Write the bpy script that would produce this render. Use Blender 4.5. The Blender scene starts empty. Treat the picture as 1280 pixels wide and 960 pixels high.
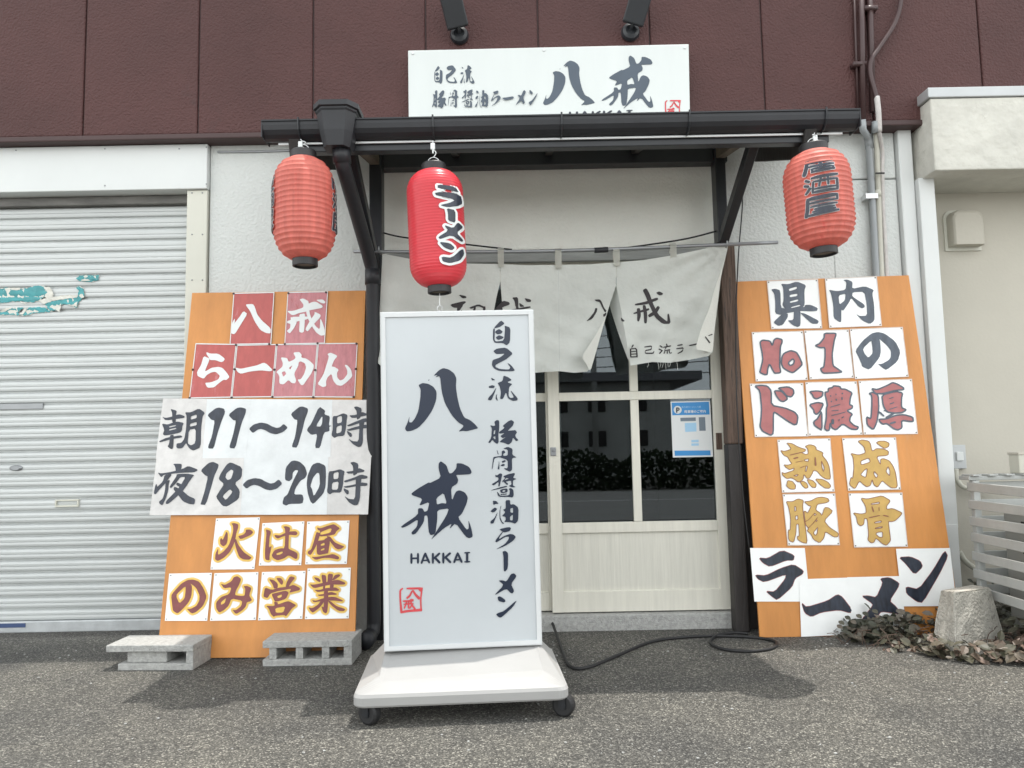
import bpy, bmesh, math, random
from mathutils import Vector, Matrix
from mathutils.geometry import delaunay_2d_cdt
R = math.radians
rnd = random.Random(7)
sc = bpy.context.scene
C = sc.collection

# ------------------------------------------------------------------ camera
F, CAMH, PITCH, ROLL = 940.0, 0.855, 5.0, -1.1
cam_d = bpy.data.cameras.new('camera')
cam_d.sensor_width = 36.0
cam_d.lens = 36.0 * F / 1280.0
cam_d.clip_start, cam_d.clip_end = 0.05, 500
cam = bpy.data.objects.new('camera', cam_d)
C.objects.link(cam)
CAMM = Matrix.Rotation(R(90 + PITCH), 4, 'X') @ Matrix.Rotation(R(ROLL), 4, 'Z')
cam.matrix_world = Matrix.Translation((0, 0, CAMH)) @ CAMM
sc.camera = cam
# ------------------------------------------------------------------ light
SUN_DIR = Vector((0.40, 0.205, 2.2)).normalized()
w = bpy.data.worlds.new('World'); sc.world = w; w.use_nodes = True
nt = w.node_tree; nt.nodes.clear()
o_ = nt.nodes.new('ShaderNodeOutputWorld'); b_ = nt.nodes.new('ShaderNodeBackground'); s_ = nt.nodes.new('ShaderNodeTexSky')
s_.sky_type = 'NISHITA'; s_.sun_disc = False
s_.sun_elevation = math.asin(SUN_DIR.z); s_.sun_rotation = math.atan2(SUN_DIR.x, SUN_DIR.y)
s_.air_density = 1.0; s_.dust_density = 0.3; s_.ozone_density = 1.0
b_.inputs['Strength'].default_value = 0.15
h_ = nt.nodes.new('ShaderNodeHueSaturation'); h_.inputs['Saturation'].default_value = 0.6
nt.links.new(s_.outputs[0], h_.inputs['Color'])
# bright hazy cloud cover, thicker towards the horizon
tc_ = nt.nodes.new('ShaderNodeTexCoord'); sx_ = nt.nodes.new('ShaderNodeSeparateXYZ'); nt.links.new(tc_.outputs['Generated'], sx_.inputs[0])
nz_ = nt.nodes.new('ShaderNodeTexNoise'); nz_.inputs['Scale'].default_value = 2.2; nz_.inputs['Detail'].default_value = 6
nt.links.new(tc_.outputs['Generated'], nz_.inputs[0])
mr_ = nt.nodes.new('ShaderNodeMapRange'); mr_.inputs[1].default_value = 0.0; mr_.inputs[2].default_value = 1.0; mr_.inputs[3].default_value = 1.0; mr_.inputs[4].default_value = 0.7
nt.links.new(sx_.outputs[2], mr_.inputs[0])
ad_ = nt.nodes.new('ShaderNodeMath'); ad_.operation = 'MULTIPLY_ADD'; ad_.inputs[1].default_value = 0.8; ad_.use_clamp = True
sb_ = nt.nodes.new('ShaderNodeMath'); sb_.operation = 'SUBTRACT'; sb_.inputs[1].default_value = 0.4
nt.links.new(mr_.outputs[0], sb_.inputs[0]); nt.links.new(nz_.outputs['Fac'], ad_.inputs[0]); nt.links.new(sb_.outputs[0], ad_.inputs[2])
mx_ = nt.nodes.new('ShaderNodeMix'); mx_.data_type = 'RGBA'; mx_.inputs[7].default_value = (7.8, 8.0, 7.95, 1)
mc_ = nt.nodes.new('ShaderNodeMapRange'); mc_.inputs[1].default_value = 0.0; mc_.inputs[2].default_value = 0.8; mc_.inputs[3].default_value = 1.3; mc_.inputs[4].default_value = 0.8
nt.links.new(sx_.outputs[2], mc_.inputs[0])
vm_ = nt.nodes.new('ShaderNodeVectorMath'); vm_.operation = 'SCALE'; vm_.inputs[0].default_value = (7.8, 8.0, 7.95)
nt.links.new(mc_.outputs[0], vm_.inputs['Scale']); nt.links.new(vm_.outputs[0], mx_.inputs[7])
nt.links.new(ad_.outputs[0], mx_.inputs[0]); nt.links.new(h_.outputs[0], mx_.inputs[6])
nt.links.new(mx_.outputs[2], b_.inputs[0]); nt.links.new(b_.outputs[0], o_.inputs[0])
sd = bpy.data.lights.new('sun', 'SUN'); sd.energy = 2.1; sd.angle = R(0.7); sd.color = (1.0, 0.95, 0.88)
so = bpy.data.objects.new('sun', sd); C.objects.link(so)
so.rotation_euler = SUN_DIR.to_track_quat('Z', 'Y').to_euler(); so.location = (3, 2, 12)
sc.view_settings.view_transform = 'Standard'; sc.view_settings.look = 'None'
sc.view_settings.exposure = 0.98; sc.view_settings.gamma = 1.0
sc.view_settings.use_curve_mapping = False

# ------------------------------------------------------------------ measuring: a ray through the photo meets a real plane
def ray(px, py):
    return (CAMM.to_3x3() @ Vector(((px - 640) / F, (480 - py) / F, -1.0)))
def P(px, py, y):
    d = ray(px, py); t = y / d.y
    return Vector((d.x * t, y, CAMH + d.z * t))
def GND(px, py, z=0.0):
    d = ray(px, py); t = (z - CAMH) / d.z
    return Vector((d.x * t, d.y * t, z))
class Plane:
    def __init__(s, a, b, c):
        s.o = Vector(a); s.n = (Vector(b) - s.o).cross(Vector(c) - s.o).normalized()
        if s.n.y > 0: s.n = -s.n
    def __call__(s, px, py, off=0.0):
        d = ray(px, py); o = Vector((0, 0, CAMH))
        t = (s.o + s.n * off - o).dot(s.n) / d.dot(s.n)
        return o + d * t
def YP(y):
    return Plane((0, y, 0), (1, y, 0), (0, y, 1))

# ------------------------------------------------------------------ object helpers
def link(o): C.objects.link(o); return o
def tag(o, label=None, cat=None, group=None, kind=None):
    if label: o['label'] = label
    if cat: o['category'] = cat
    if group: o['group'] = group
    if kind: o['kind'] = kind
    return o
def thing(name, label, cat, loc=(0, 0, 0), group=None, rot=None):
    o = bpy.data.objects.new(name, None); link(o)
    o.location = loc; o.empty_display_size = 0.1
    if rot: o.rotation_euler = rot
    return tag(o, label, cat, group)
def obj(name, bm, m, parent=None, label=None, smooth=False, local=False):
    bmesh.ops.recalc_face_normals(bm, faces=bm.faces)
    me = bpy.data.meshes.new(name); bm.to_mesh(me); bm.free()
    if smooth:
        for p in me.polygons: p.use_smooth = True
    me.materials.append(m)
    o = bpy.data.objects.new(name, me); link(o)
    if parent:
        o.parent = parent
        if parent.type == 'EMPTY' and not local:
            o.matrix_parent_inverse = Matrix.Translation(-Vector(parent.location))
    if label: o['label'] = label
    return o
def copy_tree(o, parent=None):
    c = o.copy(); link(c); c.parent = parent
    for ch in list(o.children): copy_tree(ch, c)
    return c
def box(bm, a, b, bev=0.0, seg=2):
    a, b = Vector(a), Vector(b)
    r = bmesh.ops.create_cube(bm, size=1)
    vs = r['verts']; c = (a + b) / 2; s = b - a
    for v in vs: v.co = Vector((v.co.x * s.x, v.co.y * s.y, v.co.z * s.z)) + c
    if bev:
        es = list({e for v in vs for e in v.link_edges})
        bmesh.ops.bevel(bm, geom=es, offset=bev, segments=seg, affect='EDGES', profile=0.5)
    return bm
def hexa(bm, bot, top, bev=0.0, seg=2):
    """eight corners: bot quad and top quad (same order)"""
    vs = [bm.verts.new(p) for p in list(bot) + list(top)]
    fs = [bm.faces.new((vs[3], vs[2], vs[1], vs[0])), bm.faces.new(vs[4:8])]
    for i in range(4):
        j = (i + 1) % 4; fs.append(bm.faces.new((vs[i], vs[j], vs[4 + j], vs[4 + i])))
    if bev:
        es = list({e for f in fs for e in f.edges})
        bmesh.ops.bevel(bm, geom=es, offset=bev, segments=seg, affect='EDGES', profile=0.5)
    return bm
def slab(bm, quad, n, t, bev=0.0):
    n = Vector(n).normalized() * t
    return hexa(bm, [Vector(p) for p in quad], [Vector(p) + n for p in quad], bev)
def beam(bm, a, b, wx, wz, up=(0, 0, 1), bev=0.003):
    a, b = Vector(a), Vector(b); d = (b - a).normalized()
    s = d.cross(Vector(up)).normalized(); u = s.cross(d).normalized()
    q = [s * -wx / 2 + u * -wz / 2, s * wx / 2 + u * -wz / 2, s * wx / 2 + u * wz / 2, s * -wx / 2 + u * wz / 2]
    return hexa(bm, [a + k for k in q], [b + k for k in q], bev, 1)
def crom(pts, n=6):
    out = []
    for i in range(len(pts) - 1):
        p0 = pts[max(i - 1, 0)]; p1 = pts[i]; p2 = pts[i + 1]; p3 = pts[min(i + 2, len(pts) - 1)]
        for k in range(n):
            t = k / n
            out.append(0.5 * ((2 * p1) + (p2 - p0) * t + (2 * p0 - 5 * p1 + 4 * p2 - p3) * t * t + (3 * p1 - p0 - 3 * p2 + p3) * t ** 3))
    out.append(pts[-1]); return out
def tube(bm, pts, r, seg=10, smooth=0, caps=True):
    pts = [Vector(p) for p in pts]
    if smooth: pts = crom(pts, smooth)
    rad = r if callable(r) else (lambda t: r)
    rings = []; prev = None
    for i, p in enumerate(pts):
        d = (pts[min(i + 1, len(pts) - 1)] - pts[max(i - 1, 0)]).normalized()
        if prev is None:
            prev = d.orthogonal().normalized()
        s = (prev - d * prev.dot(d)).normalized(); prev = s; u = d.cross(s)
        rr = rad(i / max(len(pts) - 1, 1))
        rings.append([bm.verts.new(p + (s * math.cos(2 * math.pi * k / seg) + u * math.sin(2 * math.pi * k / seg)) * rr) for k in range(seg)])
    for a, b in zip(rings, rings[1:]):
        for k in range(seg):
            bm.faces.new((a[k], a[(k + 1) % seg], b[(k + 1) % seg], b[k]))
    if caps:
        bm.faces.new(rings[0][::-1]); bm.faces.new(rings[-1])
    return bm
def lathe(bm, prof, seg=40, axis='Z', org=(0, 0, 0)):
    org = Vector(org); rings = []
    for (r, z) in prof:
        ring = []
        for k in range(seg):
            a = 2 * math.pi * k / seg
            v = Vector((r * math.cos(a), r * math.sin(a), z))
            if axis == 'Y': v = Vector((v.x, v.z, v.y))
            if axis == 'X': v = Vector((v.z, v.x, v.y))
            ring.append(bm.verts.new(org + v))
        rings.append(ring)
    for a, b in zip(rings, rings[1:]):
        for k in range(seg):
            bm.faces.new((a[k], a[(k + 1) % seg], b[(k + 1) % seg], b[k]))
    bm.faces.new(rings[0][::-1]); bm.faces.new(rings[-1])
    return bm
def BM(): return bmesh.new()

# ------------------------------------------------------------------ materials
def node(nt, t, **k):
    n = nt.nodes.new(t)
    for a, v in k.items(): setattr(n, a, v)
    return n
def mat(name, col, rough=0.6, var=0.0, vscale=4.0, bump=0.0, bscale=80.0, metal=0.0, spec=0.5, stretch=None, coat=0.0,
        spots=None, trans=0.0, detail=6.0, bdist=0.004):
    m = bpy.data.materials.new(name); m.use_nodes = True
    nt = m.node_tree; bs = nt.nodes['Principled BSDF']
    bs.inputs['Base Color'].default_value = (*col, 1); bs.inputs['Roughness'].default_value = rough
    bs.inputs['Metallic'].default_value = metal; bs.inputs['Specular IOR Level'].default_value = spec
    bs.inputs['Coat Weight'].default_value = coat; bs.inputs['Coat Roughness'].default_value = 0.15
    if var or bump or spots:
        tc = node(nt, 'ShaderNodeTexCoord')
        mp = node(nt, 'ShaderNodeMapping')
        if stretch: mp.inputs['Scale'].default_value = stretch
        nt.links.new(tc.outputs['Object'], mp.inputs[0])
    if var:
        nz = node(nt, 'ShaderNodeTexNoise'); nz.inputs['Scale'].default_value = vscale; nz.inputs['Detail'].default_value = detail
        nz.inputs['Roughness'].default_value = 0.65
        nt.links.new(mp.outputs[0], nz.inputs[0])
        rp = node(nt, 'ShaderNodeValToRGB')
        rp.color_ramp.elements[0].position = 0.3; rp.color_ramp.elements[1].position = 0.7
        rp.color_ramp.elements[0].color = (*[c * (1 - var) for c in col], 1)
        rp.color_ramp.elements[1].color = (*[min(1, c * (1 + var)) for c in col], 1)
        nt.links.new(nz.outputs['Fac'], rp.inputs[0])
        last = rp.outputs[0]
        if spots:
            sc_, thr, scol = spots
            n2 = node(nt, 'ShaderNodeTexNoise'); n2.inputs['Scale'].default_value = sc_; n2.inputs['Detail'].default_value = 8
            n2.inputs['Roughness'].default_value = 0.7
            nt.links.new(mp.outputs[0], n2.inputs[0])
            r2 = node(nt, 'ShaderNodeValToRGB'); r2.color_ramp.elements[0].position = thr; r2.color_ramp.elements[1].position = thr + 0.08
            nt.links.new(n2.outputs['Fac'], r2.inputs[0])
            mx = node(nt, 'ShaderNodeMix', data_type='RGBA'); mx.inputs[7].default_value = (*scol, 1)
            nt.links.new(r2.outputs[0], mx.inputs[0]); nt.links.new(last, mx.inputs[6]); last = mx.outputs[2]
        nt.links.new(last, bs.inputs['Base Color'])
    if bump:
        n3 = node(nt, 'ShaderNodeTexNoise'); n3.inputs['Scale'].default_value = bscale; n3.inputs['Detail'].default_value = 4
        nt.links.new(tc.outputs['Object'] if not stretch else mp.outputs[0], n3.inputs[0])
        bp = node(nt, 'ShaderNodeBump'); bp.inputs['Strength'].default_value = bump; bp.inputs['Distance'].default_value = bdist
        nt.links.new(n3.outputs['Fac'], bp.inputs['Height']); nt.links.new(bp.outputs[0], bs.inputs['Normal'])
    if trans:
        tr = node(nt, 'ShaderNodeBsdfTranslucent'); tr.inputs[0].default_value = (*col, 1)
        mx = node(nt, 'ShaderNodeMixShader'); mx.inputs[0].default_value = trans
        nt.links.new(bs.outputs[0], mx.inputs[1]); nt.links.new(tr.outputs[0], mx.inputs[2])
        nt.links.new(mx.outputs[0], nt.nodes['Material Output'].inputs[0])
    return m
MT = {}
MT['stucco'] = mat('white_stucco', (.63, .65, .63), .85, .05, 1.6, .9, 75, spots=(3.0, .74, (.42, .42, .40)), bdist=.006)
MT['stucco_in'] = mat('cream_stucco', (.83, .835, .78), .85, .05, 2.0, .8, 75, bdist=.006)
MT['clad'] = mat('brown_cladding', (.078, .032, .030), .58, spec=.32, var=.18, vscale=1.1, bump=1.0, bscale=95, bdist=.009, spots=(1.7, .66, (.062, .031, .030)))
MT['clad_lip'] = mat('brown_trim', (.06, .032, .031), .6, .1, 3, .2, 60)
MT['white_paint'] = mat('white_paint', (.66, .68, .67), .5, .04, 1.5, .08, 30, spots=(6, .76, (.4, .4, .38)))
MT['cream_metal'] = mat('cream_metal', (.62, .615, .54), .5, .04, 2, .05, 20)
MT['shutter'] = mat('shutter_steel', (.54, .56, .555), .42, .06, 1.2, .05, 30, metal=.15, stretch=(1, 1, 6), spots=(9, .78, (.35, .36, .37)))
MT['rail'] = mat('galvanised_rail', (.5, .52, .53), .45, .15, 14, .1, 60, metal=.4, spots=(60, .68, (.2, .2, .2)))
MT['beige'] = mat('beige_wall', (.50, .475, .41), .8, .06, 1.2, .25, 60, spots=(2.4, .72, (.42, .39, .33)))
MT['plaster'] = mat('trowelled_plaster', (.575, .565, .51), .85, .14, 4, .8, 11, spots=(7, .62, (.42, .405, .355)), bdist=.02)
MT['housing'] = mat('shutter_housing', (.16, .155, .145), .6, .3, 6, stretch=(1, 1, 5))
MT['alu'] = mat('pale_aluminium', (.47, .485, .49), .5, .05, 3, metal=.4)
MT['concrete'] = mat('concrete', (.39, .39, .375), .92, .25, 60, 1.0, 150, spots=(110, .60, (.20, .20, .19)), bdist=.006)
MT['concrete_old'] = mat('weathered_concrete', (.47, .45, .40), .92, .35, 12, 1.0, 90, spots=(30, .58, (.22, .205, .18)), bdist=.01)
MT['black'] = mat('black_coated_metal', (.018, .020, .024), .38, .2, 5, .05, 40)
MT['black_pvc'] = mat('black_pvc', (.017, .018, .022), .5, .2, 6)
MT['darkwood'] = mat('dark_stained_wood', (.026, .022, .021), .6, .4, 5, .5, 20, stretch=(6, 6, .7))
MT['oldwood'] = mat('weathered_wood', (.105, .068, .050), .75, .65, 5, .9, 14, stretch=(14, 14, .8), spots=(5, .56, (.03, .026, .024)), bdist=.006)
MT['beamwood'] = mat('beam_wood', (.12, .097, .07), .7, .35, 4, .4, 18, stretch=(5, 1, 5))
MT['greyrail'] = mat('grey_weathered_wood', (.27, .28, .27), .8, .2, 6, .3, 30, stretch=(.6, 5, 5))
MT['underroof'] = mat('roof_underside', (.42, .43, .40), .6, .15, 5, .1, 20, trans=.5)
MT['doorcream'] = mat('cream_door_wood', (.68, .66, .58), .55, .07, 4, .2, 12, stretch=(12, 12, .7))
MT['doorpanel'] = mat('cream_door_panel', (.63, .615, .545), .6, .08, 5, .25, 14, stretch=(16, 16, .7))
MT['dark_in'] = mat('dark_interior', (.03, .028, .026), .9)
MT['signwhite'] = mat('sign_white', (.61, .64, .63), .4, .03, 1.5, stretch=(4, 4, .6))
MT['lightface'] = mat('acrylic_face', (.50, .53, .55), .22, .06, 1.0, .02, 3, coat=.3)
MT['lightframe'] = mat('sign_frame', (.62, .635, .64), .35, .03, 3)
MT['baseplastic'] = mat('white_plastic', (.35, .347, .34), .45, .04, 4, .05, 60, spots=(14, .72, (.58, .57, .55)))
MT['rubber'] = mat('black_rubber', (.015, .015, .016), .6, .2, 20)
MT['ink'] = mat('ink_black', (.021, .027, .043), .35, .55, 18, stretch=(3, 3, .8))
MT['ink_lb'] = mat('ink_blue_black', (.015, .023, .045), .3)
MT['ink_slate'] = mat('ink_slate', (.074, .092, .122), .4, .3, 14, stretch=(3, 3, .8))
MT['cloth_in'] = mat('cloth_inner', (.62, .64, .61), .95)
MT['ink_cloth'] = mat('ink_on_cloth', (.040, .036, .038), .9, .2, 30)
MT['ink_sign'] = mat('ink_faded', (.055, .076, .105), .35, .12, 6)
MT['red'] = mat('stamp_red', (.56, .06, .07), .5, .15, 60)
MT['orange'] = mat('orange_board', (.58, .245, .065), .5, .16, 3, .3, 24, stretch=(2.5, 2.5, .5), spots=(2.2, .62, (.56, .27, .10)))
MT['paper'] = mat('white_paper', (.86, .87, .86), .35, .05, 6, .3, 7, coat=.15)
MT['paper_edge'] = mat('laminate_edge', (.66, .58, .53), .4, .15, 30)
MT['vinyl'] = mat('vinyl_sheet', (.68, .705, .71), .3, .10, 7, .8, 8, coat=.25, bdist=.012)
MT['vinyl_warm'] = mat('vinyl_sheet_warm', (.62, .605, .59), .3, .16, 9, .9, 8, coat=.25, bdist=.014)
MT['redpaper'] = mat('red_paper', (.44, .09, .082), .4, .12, 10, .1, 10, stretch=(4, 4, 1), spots=(5, .60, (.50, .19, .20)))
MT['redpaper2'] = mat('red_paper_faded', (.50, .19, .21), .4, .16, 10, .1, 10, stretch=(5, 5, 1), spots=(6, .58, (.42, .10, .10)))
MT['redwhite'] = mat('cut_white', (.73, .76, .755), .45)
MT['darkred'] = mat('ink_dark_red', (.21, .055, .052), .45, .18, 22)
MT['yellow'] = mat('ink_yellow', (.80, .52, .10), .45, .15, 25)
MT['peach'] = mat('ink_peach', (.80, .60, .36), .45, .1, 25)
MT['rose'] = mat('ink_rose', (.40, .135, .135), .45, .16, 20)
MT['ochre'] = mat('ink_ochre', (.56, .355, .10), .45, .12, 20)
MT['brown'] = mat('ink_brown', (.26, .10, .055), .5)
MT['pin'] = mat('pin', (.05, .03, .03), .5)
MT['lantern'] = mat('faded_red_paper', (.80, .25, .20), .5, .22, 7, trans=.42, stretch=(5, 5, .35), spots=(5, .58, (.72, .14, .12)))
MT['lantern2'] = mat('red_vinyl', (.76, .065, .085), .32, .06, 5, trans=.3)
MT['ring'] = mat('lantern_ring', (.022, .022, .024), .5, .2, 20)
MT['cloth'] = mat('noren_cloth', (.70, .72, .68), .95, .06, 3, .8, 16, trans=.3, spots=(3.5, .66, (.58, .58, .54)), bdist=.012)
MT['cloth_pale'] = mat('noren_hem', (.70, .70, .65), .95, .05, 5, .3, 160, trans=.3)
MT['wire'] = mat('cable_black', (.012, .012, .013), .5)
MT['steel'] = mat('grey_steel', (.30, .31, .32), .4, .1, 8, metal=.6)
MT['lightsteel'] = mat('bare_metal', (.62, .63, .63), .35, metal=.5)
MT['pvcgrey'] = mat('grey_pvc', (.30, .32, .33), .45, .08, 6)
MT['pvcbeige'] = mat('beige_pvc', (.52, .51, .44), .5, .08, 6)
MT['brownpipe'] = mat('brown_pipe', (.055, .028, .028), .45, .1, 6)
MT['tape'] = mat('white_tape', (.55, .52, .50), .7, .12, 40, .4, 60)
MT['fence'] = mat('white_lattice', (.40, .41, .395), .55, .10, 8, .15, 40, spots=(14, .70, (.33, .34, .31)))
MT['acunit'] = mat('aircon_grey', (.27, .27, .25), .6)
MT['blue'] = mat('poster_blue', (.03, .24, .56), .4)
MT['pale'] = mat('poster_pale', (.66, .68, .68), .45)
MT['sky'] = mat('poster_sky', (.33, .55, .74), .45)
MT['slate'] = mat('poster_slate', (.14, .18, .22), .45)
MT['teal'] = mat('teal_sticker', (.06, .30, .32), .5, .25, 12, .2, 30, stretch=(1, 1, 4))
MT['stickerwhite'] = mat('torn_backing', (.66, .65, .59), .7, .1, 30)
MT['navy'] = mat('navy_label', (.05, .08, .18), .4)
MT['leafroad'] = mat('hedge_leaf', (.016, .024, .012), .95, .3, 3, spec=.05)
MT['house'] = mat('far_house', (.42, .42, .40), .8, .1, 1)
MT['tile'] = mat('far_roof', (.16, .16, .17), .6)
MT['road'] = mat('worn_road', (.25, .245, .235), .9, .12, 2, .4, 120)
MT['line'] = mat('road_paint', (.6, .6, .58), .7, .2, 20)

def leaf_material(nm, cols):
    m = bpy.data.materials.new(nm); m.use_nodes = True
    nt = m.node_tree; bs = nt.nodes['Principled BSDF']; bs.inputs['Roughness'].default_value = .5
    g = node(nt, 'ShaderNodeNewGeometry')
    rp = node(nt, 'ShaderNodeValToRGB'); e = rp.color_ramp.elements
    e[0].position = 0; e[0].color = (*cols[0], 1); e[1].position = 1; e[1].color = (*cols[3], 1)
    for p_, c_ in ((.35, cols[1]), (.7, cols[2])):
        k = e.new(p_); k.color = (*c_, 1)
    nt.links.new(g.outputs['Random Per Island'], rp.inputs[0])
    nt.links.new(rp.outputs[0], bs.inputs['Base Color'])
    return m
MT['leaf'] = leaf_material('creeper_leaf', ((.035, .038, .026), (.06, .064, .042), (.09, .08, .06), (.14, .12, .095)))
MT['leaf_red'] = leaf_material('reddish_leaf', ((.05, .05, .032), (.08, .075, .048), (.11, .08, .058), (.17, .115, .09)))

def asphalt():
    m = bpy.data.materials.new('asphalt'); m.use_nodes = True
    nt = m.node_tree; bs = nt.nodes['Principled BSDF']; bs.inputs['Roughness'].default_value = .85
    tc = node(nt, 'ShaderNodeTexCoord')
    vo = node(nt, 'ShaderNodeTexVoronoi'); vo.inputs['Scale'].default_value = 225
    nz = node(nt, 'ShaderNodeTexNoise'); nz.inputs['Scale'].default_value = 1.7; nz.inputs['Detail'].default_value = 9; nz.inputs['Roughness'].default_value = .6
    n2 = node(nt, 'ShaderNodeTexNoise'); n2.inputs['Scale'].default_value = 48; n2.inputs['Detail'].default_value = 6; n2.inputs['Roughness'].default_value = .8
    for n in (vo, nz, n2): nt.links.new(tc.outputs['Object'], n.inputs[0])
    rp = node(nt, 'ShaderNodeValToRGB'); e = rp.color_ramp.elements
    e[0].position = .0; e[0].color = (.042, .0415, .040, 1); e[1].position = 1; e[1].color = (.34, .335, .315, 1)
    k = e.new(.5); k.color = (.084, .083, .079, 1); k = e.new(.86); k.color = (.150, .147, .139, 1)
    sep = node(nt, 'ShaderNodeSeparateColor'); nt.links.new(vo.outputs['Color'], sep.inputs[0])
    nt.links.new(sep.outputs[0], rp.inputs[0])
    r2 = node(nt, 'ShaderNodeValToRGB'); r2.color_ramp.elements[0].position = .3; r2.color_ramp.elements[1].position = .72
    r2.color_ramp.elements[0].color = (.72, .72, .72, 1); r2.color_ramp.elements[1].color = (1.70, 1.64, 1.49, 1)
    nt.links.new(nz.outputs['Fac'], r2.inputs[0])
    r3 = node(nt, 'ShaderNodeValToRGB'); r3.color_ramp.elements[0].position = .35; r3.color_ramp.elements[1].position = .7
    r3.color_ramp.elements[0].color = (.58, .58, .58, 1); r3.color_ramp.elements[1].color = (1.35, 1.35, 1.33, 1)
    nt.links.new(n2.outputs['Fac'], r3.inputs[0])
    m1 = node(nt, 'ShaderNodeMix', data_type='RGBA', blend_type='MULTIPLY'); m1.inputs[0].default_value = 1
    m2 = node(nt, 'ShaderNodeMix', data_type='RGBA', blend_type='MULTIPLY'); m2.inputs[0].default_value = 1
    nt.links.new(rp.outputs[0], m1.inputs[6]); nt.links.new(r2.outputs[0], m1.inputs[7])
    nt.links.new(m1.outputs[2], m2.inputs[6]); nt.links.new(r3.outputs[0], m2.inputs[7])
    nt.links.new(m2.outputs[2], bs.inputs['Base Color'])
    bp = node(nt, 'ShaderNodeBump'); bp.inputs['Strength'].default_value = 1.0; bp.inputs['Distance'].default_value = .006
    nt.links.new(vo.outputs['Distance'], bp.inputs['Height']); nt.links.new(bp.outputs[0], bs.inputs['Normal'])
    return m
MT['asphalt'] = asphalt()

def glass():
    m = bpy.data.materials.new('window_glass'); m.use_nodes = True
    nt = m.node_tree; nt.nodes.remove(nt.nodes['Principled BSDF'])
    fr = node(nt, 'ShaderNodeFresnel'); fr.inputs[0].default_value = 1.62
    tr = node(nt, 'ShaderNodeBsdfTransparent'); tr.inputs[0].default_value = (.55, .58, .6, 1)
    gl = node(nt, 'ShaderNodeBsdfGlossy'); gl.inputs['Roughness'].default_value = .01; gl.inputs[0].default_value = (.88, .96, 1, 1)
    mx = node(nt, 'ShaderNodeMixShader')
    nt.links.new(fr.outputs[0], mx.inputs[0]); nt.links.new(tr.outputs[0], mx.inputs[1]); nt.links.new(gl.outputs[0], mx.inputs[2])
    nt.links.new(mx.outputs[0], nt.nodes['Material Output'].inputs[0])
    return m
MT['glass'] = glass()
# ------------------------------------------------------------------ brush lettering
# Each glyph: shapes parted by '/', a shape's loops by '|' (outline, then holes); a shape that starts with 's'
# is a brush stroke given as x y width triples.
def chaikin(lp, q=0.17):
    out = []
    for i, a in enumerate(lp):
        b = lp[(i + 1) % len(lp)]
        out.append((a[0] * (1 - q) + b[0] * q, a[1] * (1 - q) + b[1] * q))
        out.append((a[0] * q + b[0] * (1 - q), a[1] * q + b[1] * (1 - q)))
    return out
def stroke_loop(t):
    n = len(t); Lf, Rt = [], []
    for i in range(n):
        a = t[max(i - 1, 0)]; b = t[min(i + 1, n - 1)]
        dx, dy = b[0] - a[0], b[1] - a[1]; l = math.hypot(dx, dy) or 1
        dx, dy = dx / l, dy / l; w_ = t[i][2] / 2
        ex = -dx * w_ * .5 if i == 0 else (dx * w_ * .5 if i == n - 1 else 0)
        ey = -dy * w_ * .5 if i == 0 else (dy * w_ * .5 if i == n - 1 else 0)
        Lf.append((t[i][0] - dy * w_ + ex, t[i][1] + dx * w_ + ey)); Rt.append((t[i][0] + dy * w_ + ex, t[i][1] - dx * w_ + ey))
    return Lf + Rt[::-1]
def glyph(x0, y0, s, data):
    shapes = []
    for sh in data.split('/'):
        sh = sh.strip()
        if not sh: continue
        if sh[0] == 's':
            v = [float(a) for a in sh[1:].split()]
            loops = [stroke_loop([(v[i], v[i + 1], v[i + 2]) for i in range(0, len(v), 3)])]
        else:
            loops = []
            for lp in sh.split('|'):
                v = [float(a) for a in lp.split()]
                loops.append([(v[i], v[i + 1]) for i in range(0, len(v), 2)])
        shapes.append([chaikin([(x0 + a / s, y0 + b / s) for a, b in lp]) for lp in loops])
    return shapes
def gbox(shapes):
    xs = [p[0] for sh in shapes for lp in sh for p in lp]; ys = [p[1] for sh in shapes for lp in sh for p in lp]
    return min(xs), min(ys), max(xs), max(ys)
def fit(shapes, x0, y0, x1, y1, skew=0.0):
    a, b, c, d = gbox(shapes); kx = (x1 - x0) / (c - a); ky = (y1 - y0) / (d - b)
    return [[[(x0 + (p[0] - a) * kx, y0 + (p[1] - b) * ky + skew * (p[0] - a) * kx) for p in lp] for lp in sh] for sh in shapes]
def inside(p, lp):
    x, y = p; c = False; j = len(lp) - 1
    for i in range(len(lp)):
        xi, yi = lp[i]; xj, yj = lp[j]
        if (yi > y) != (yj > y) and x < (xj - xi) * (y - yi) / (yj - yi) + xi: c = not c
        j = i
    return c
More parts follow.
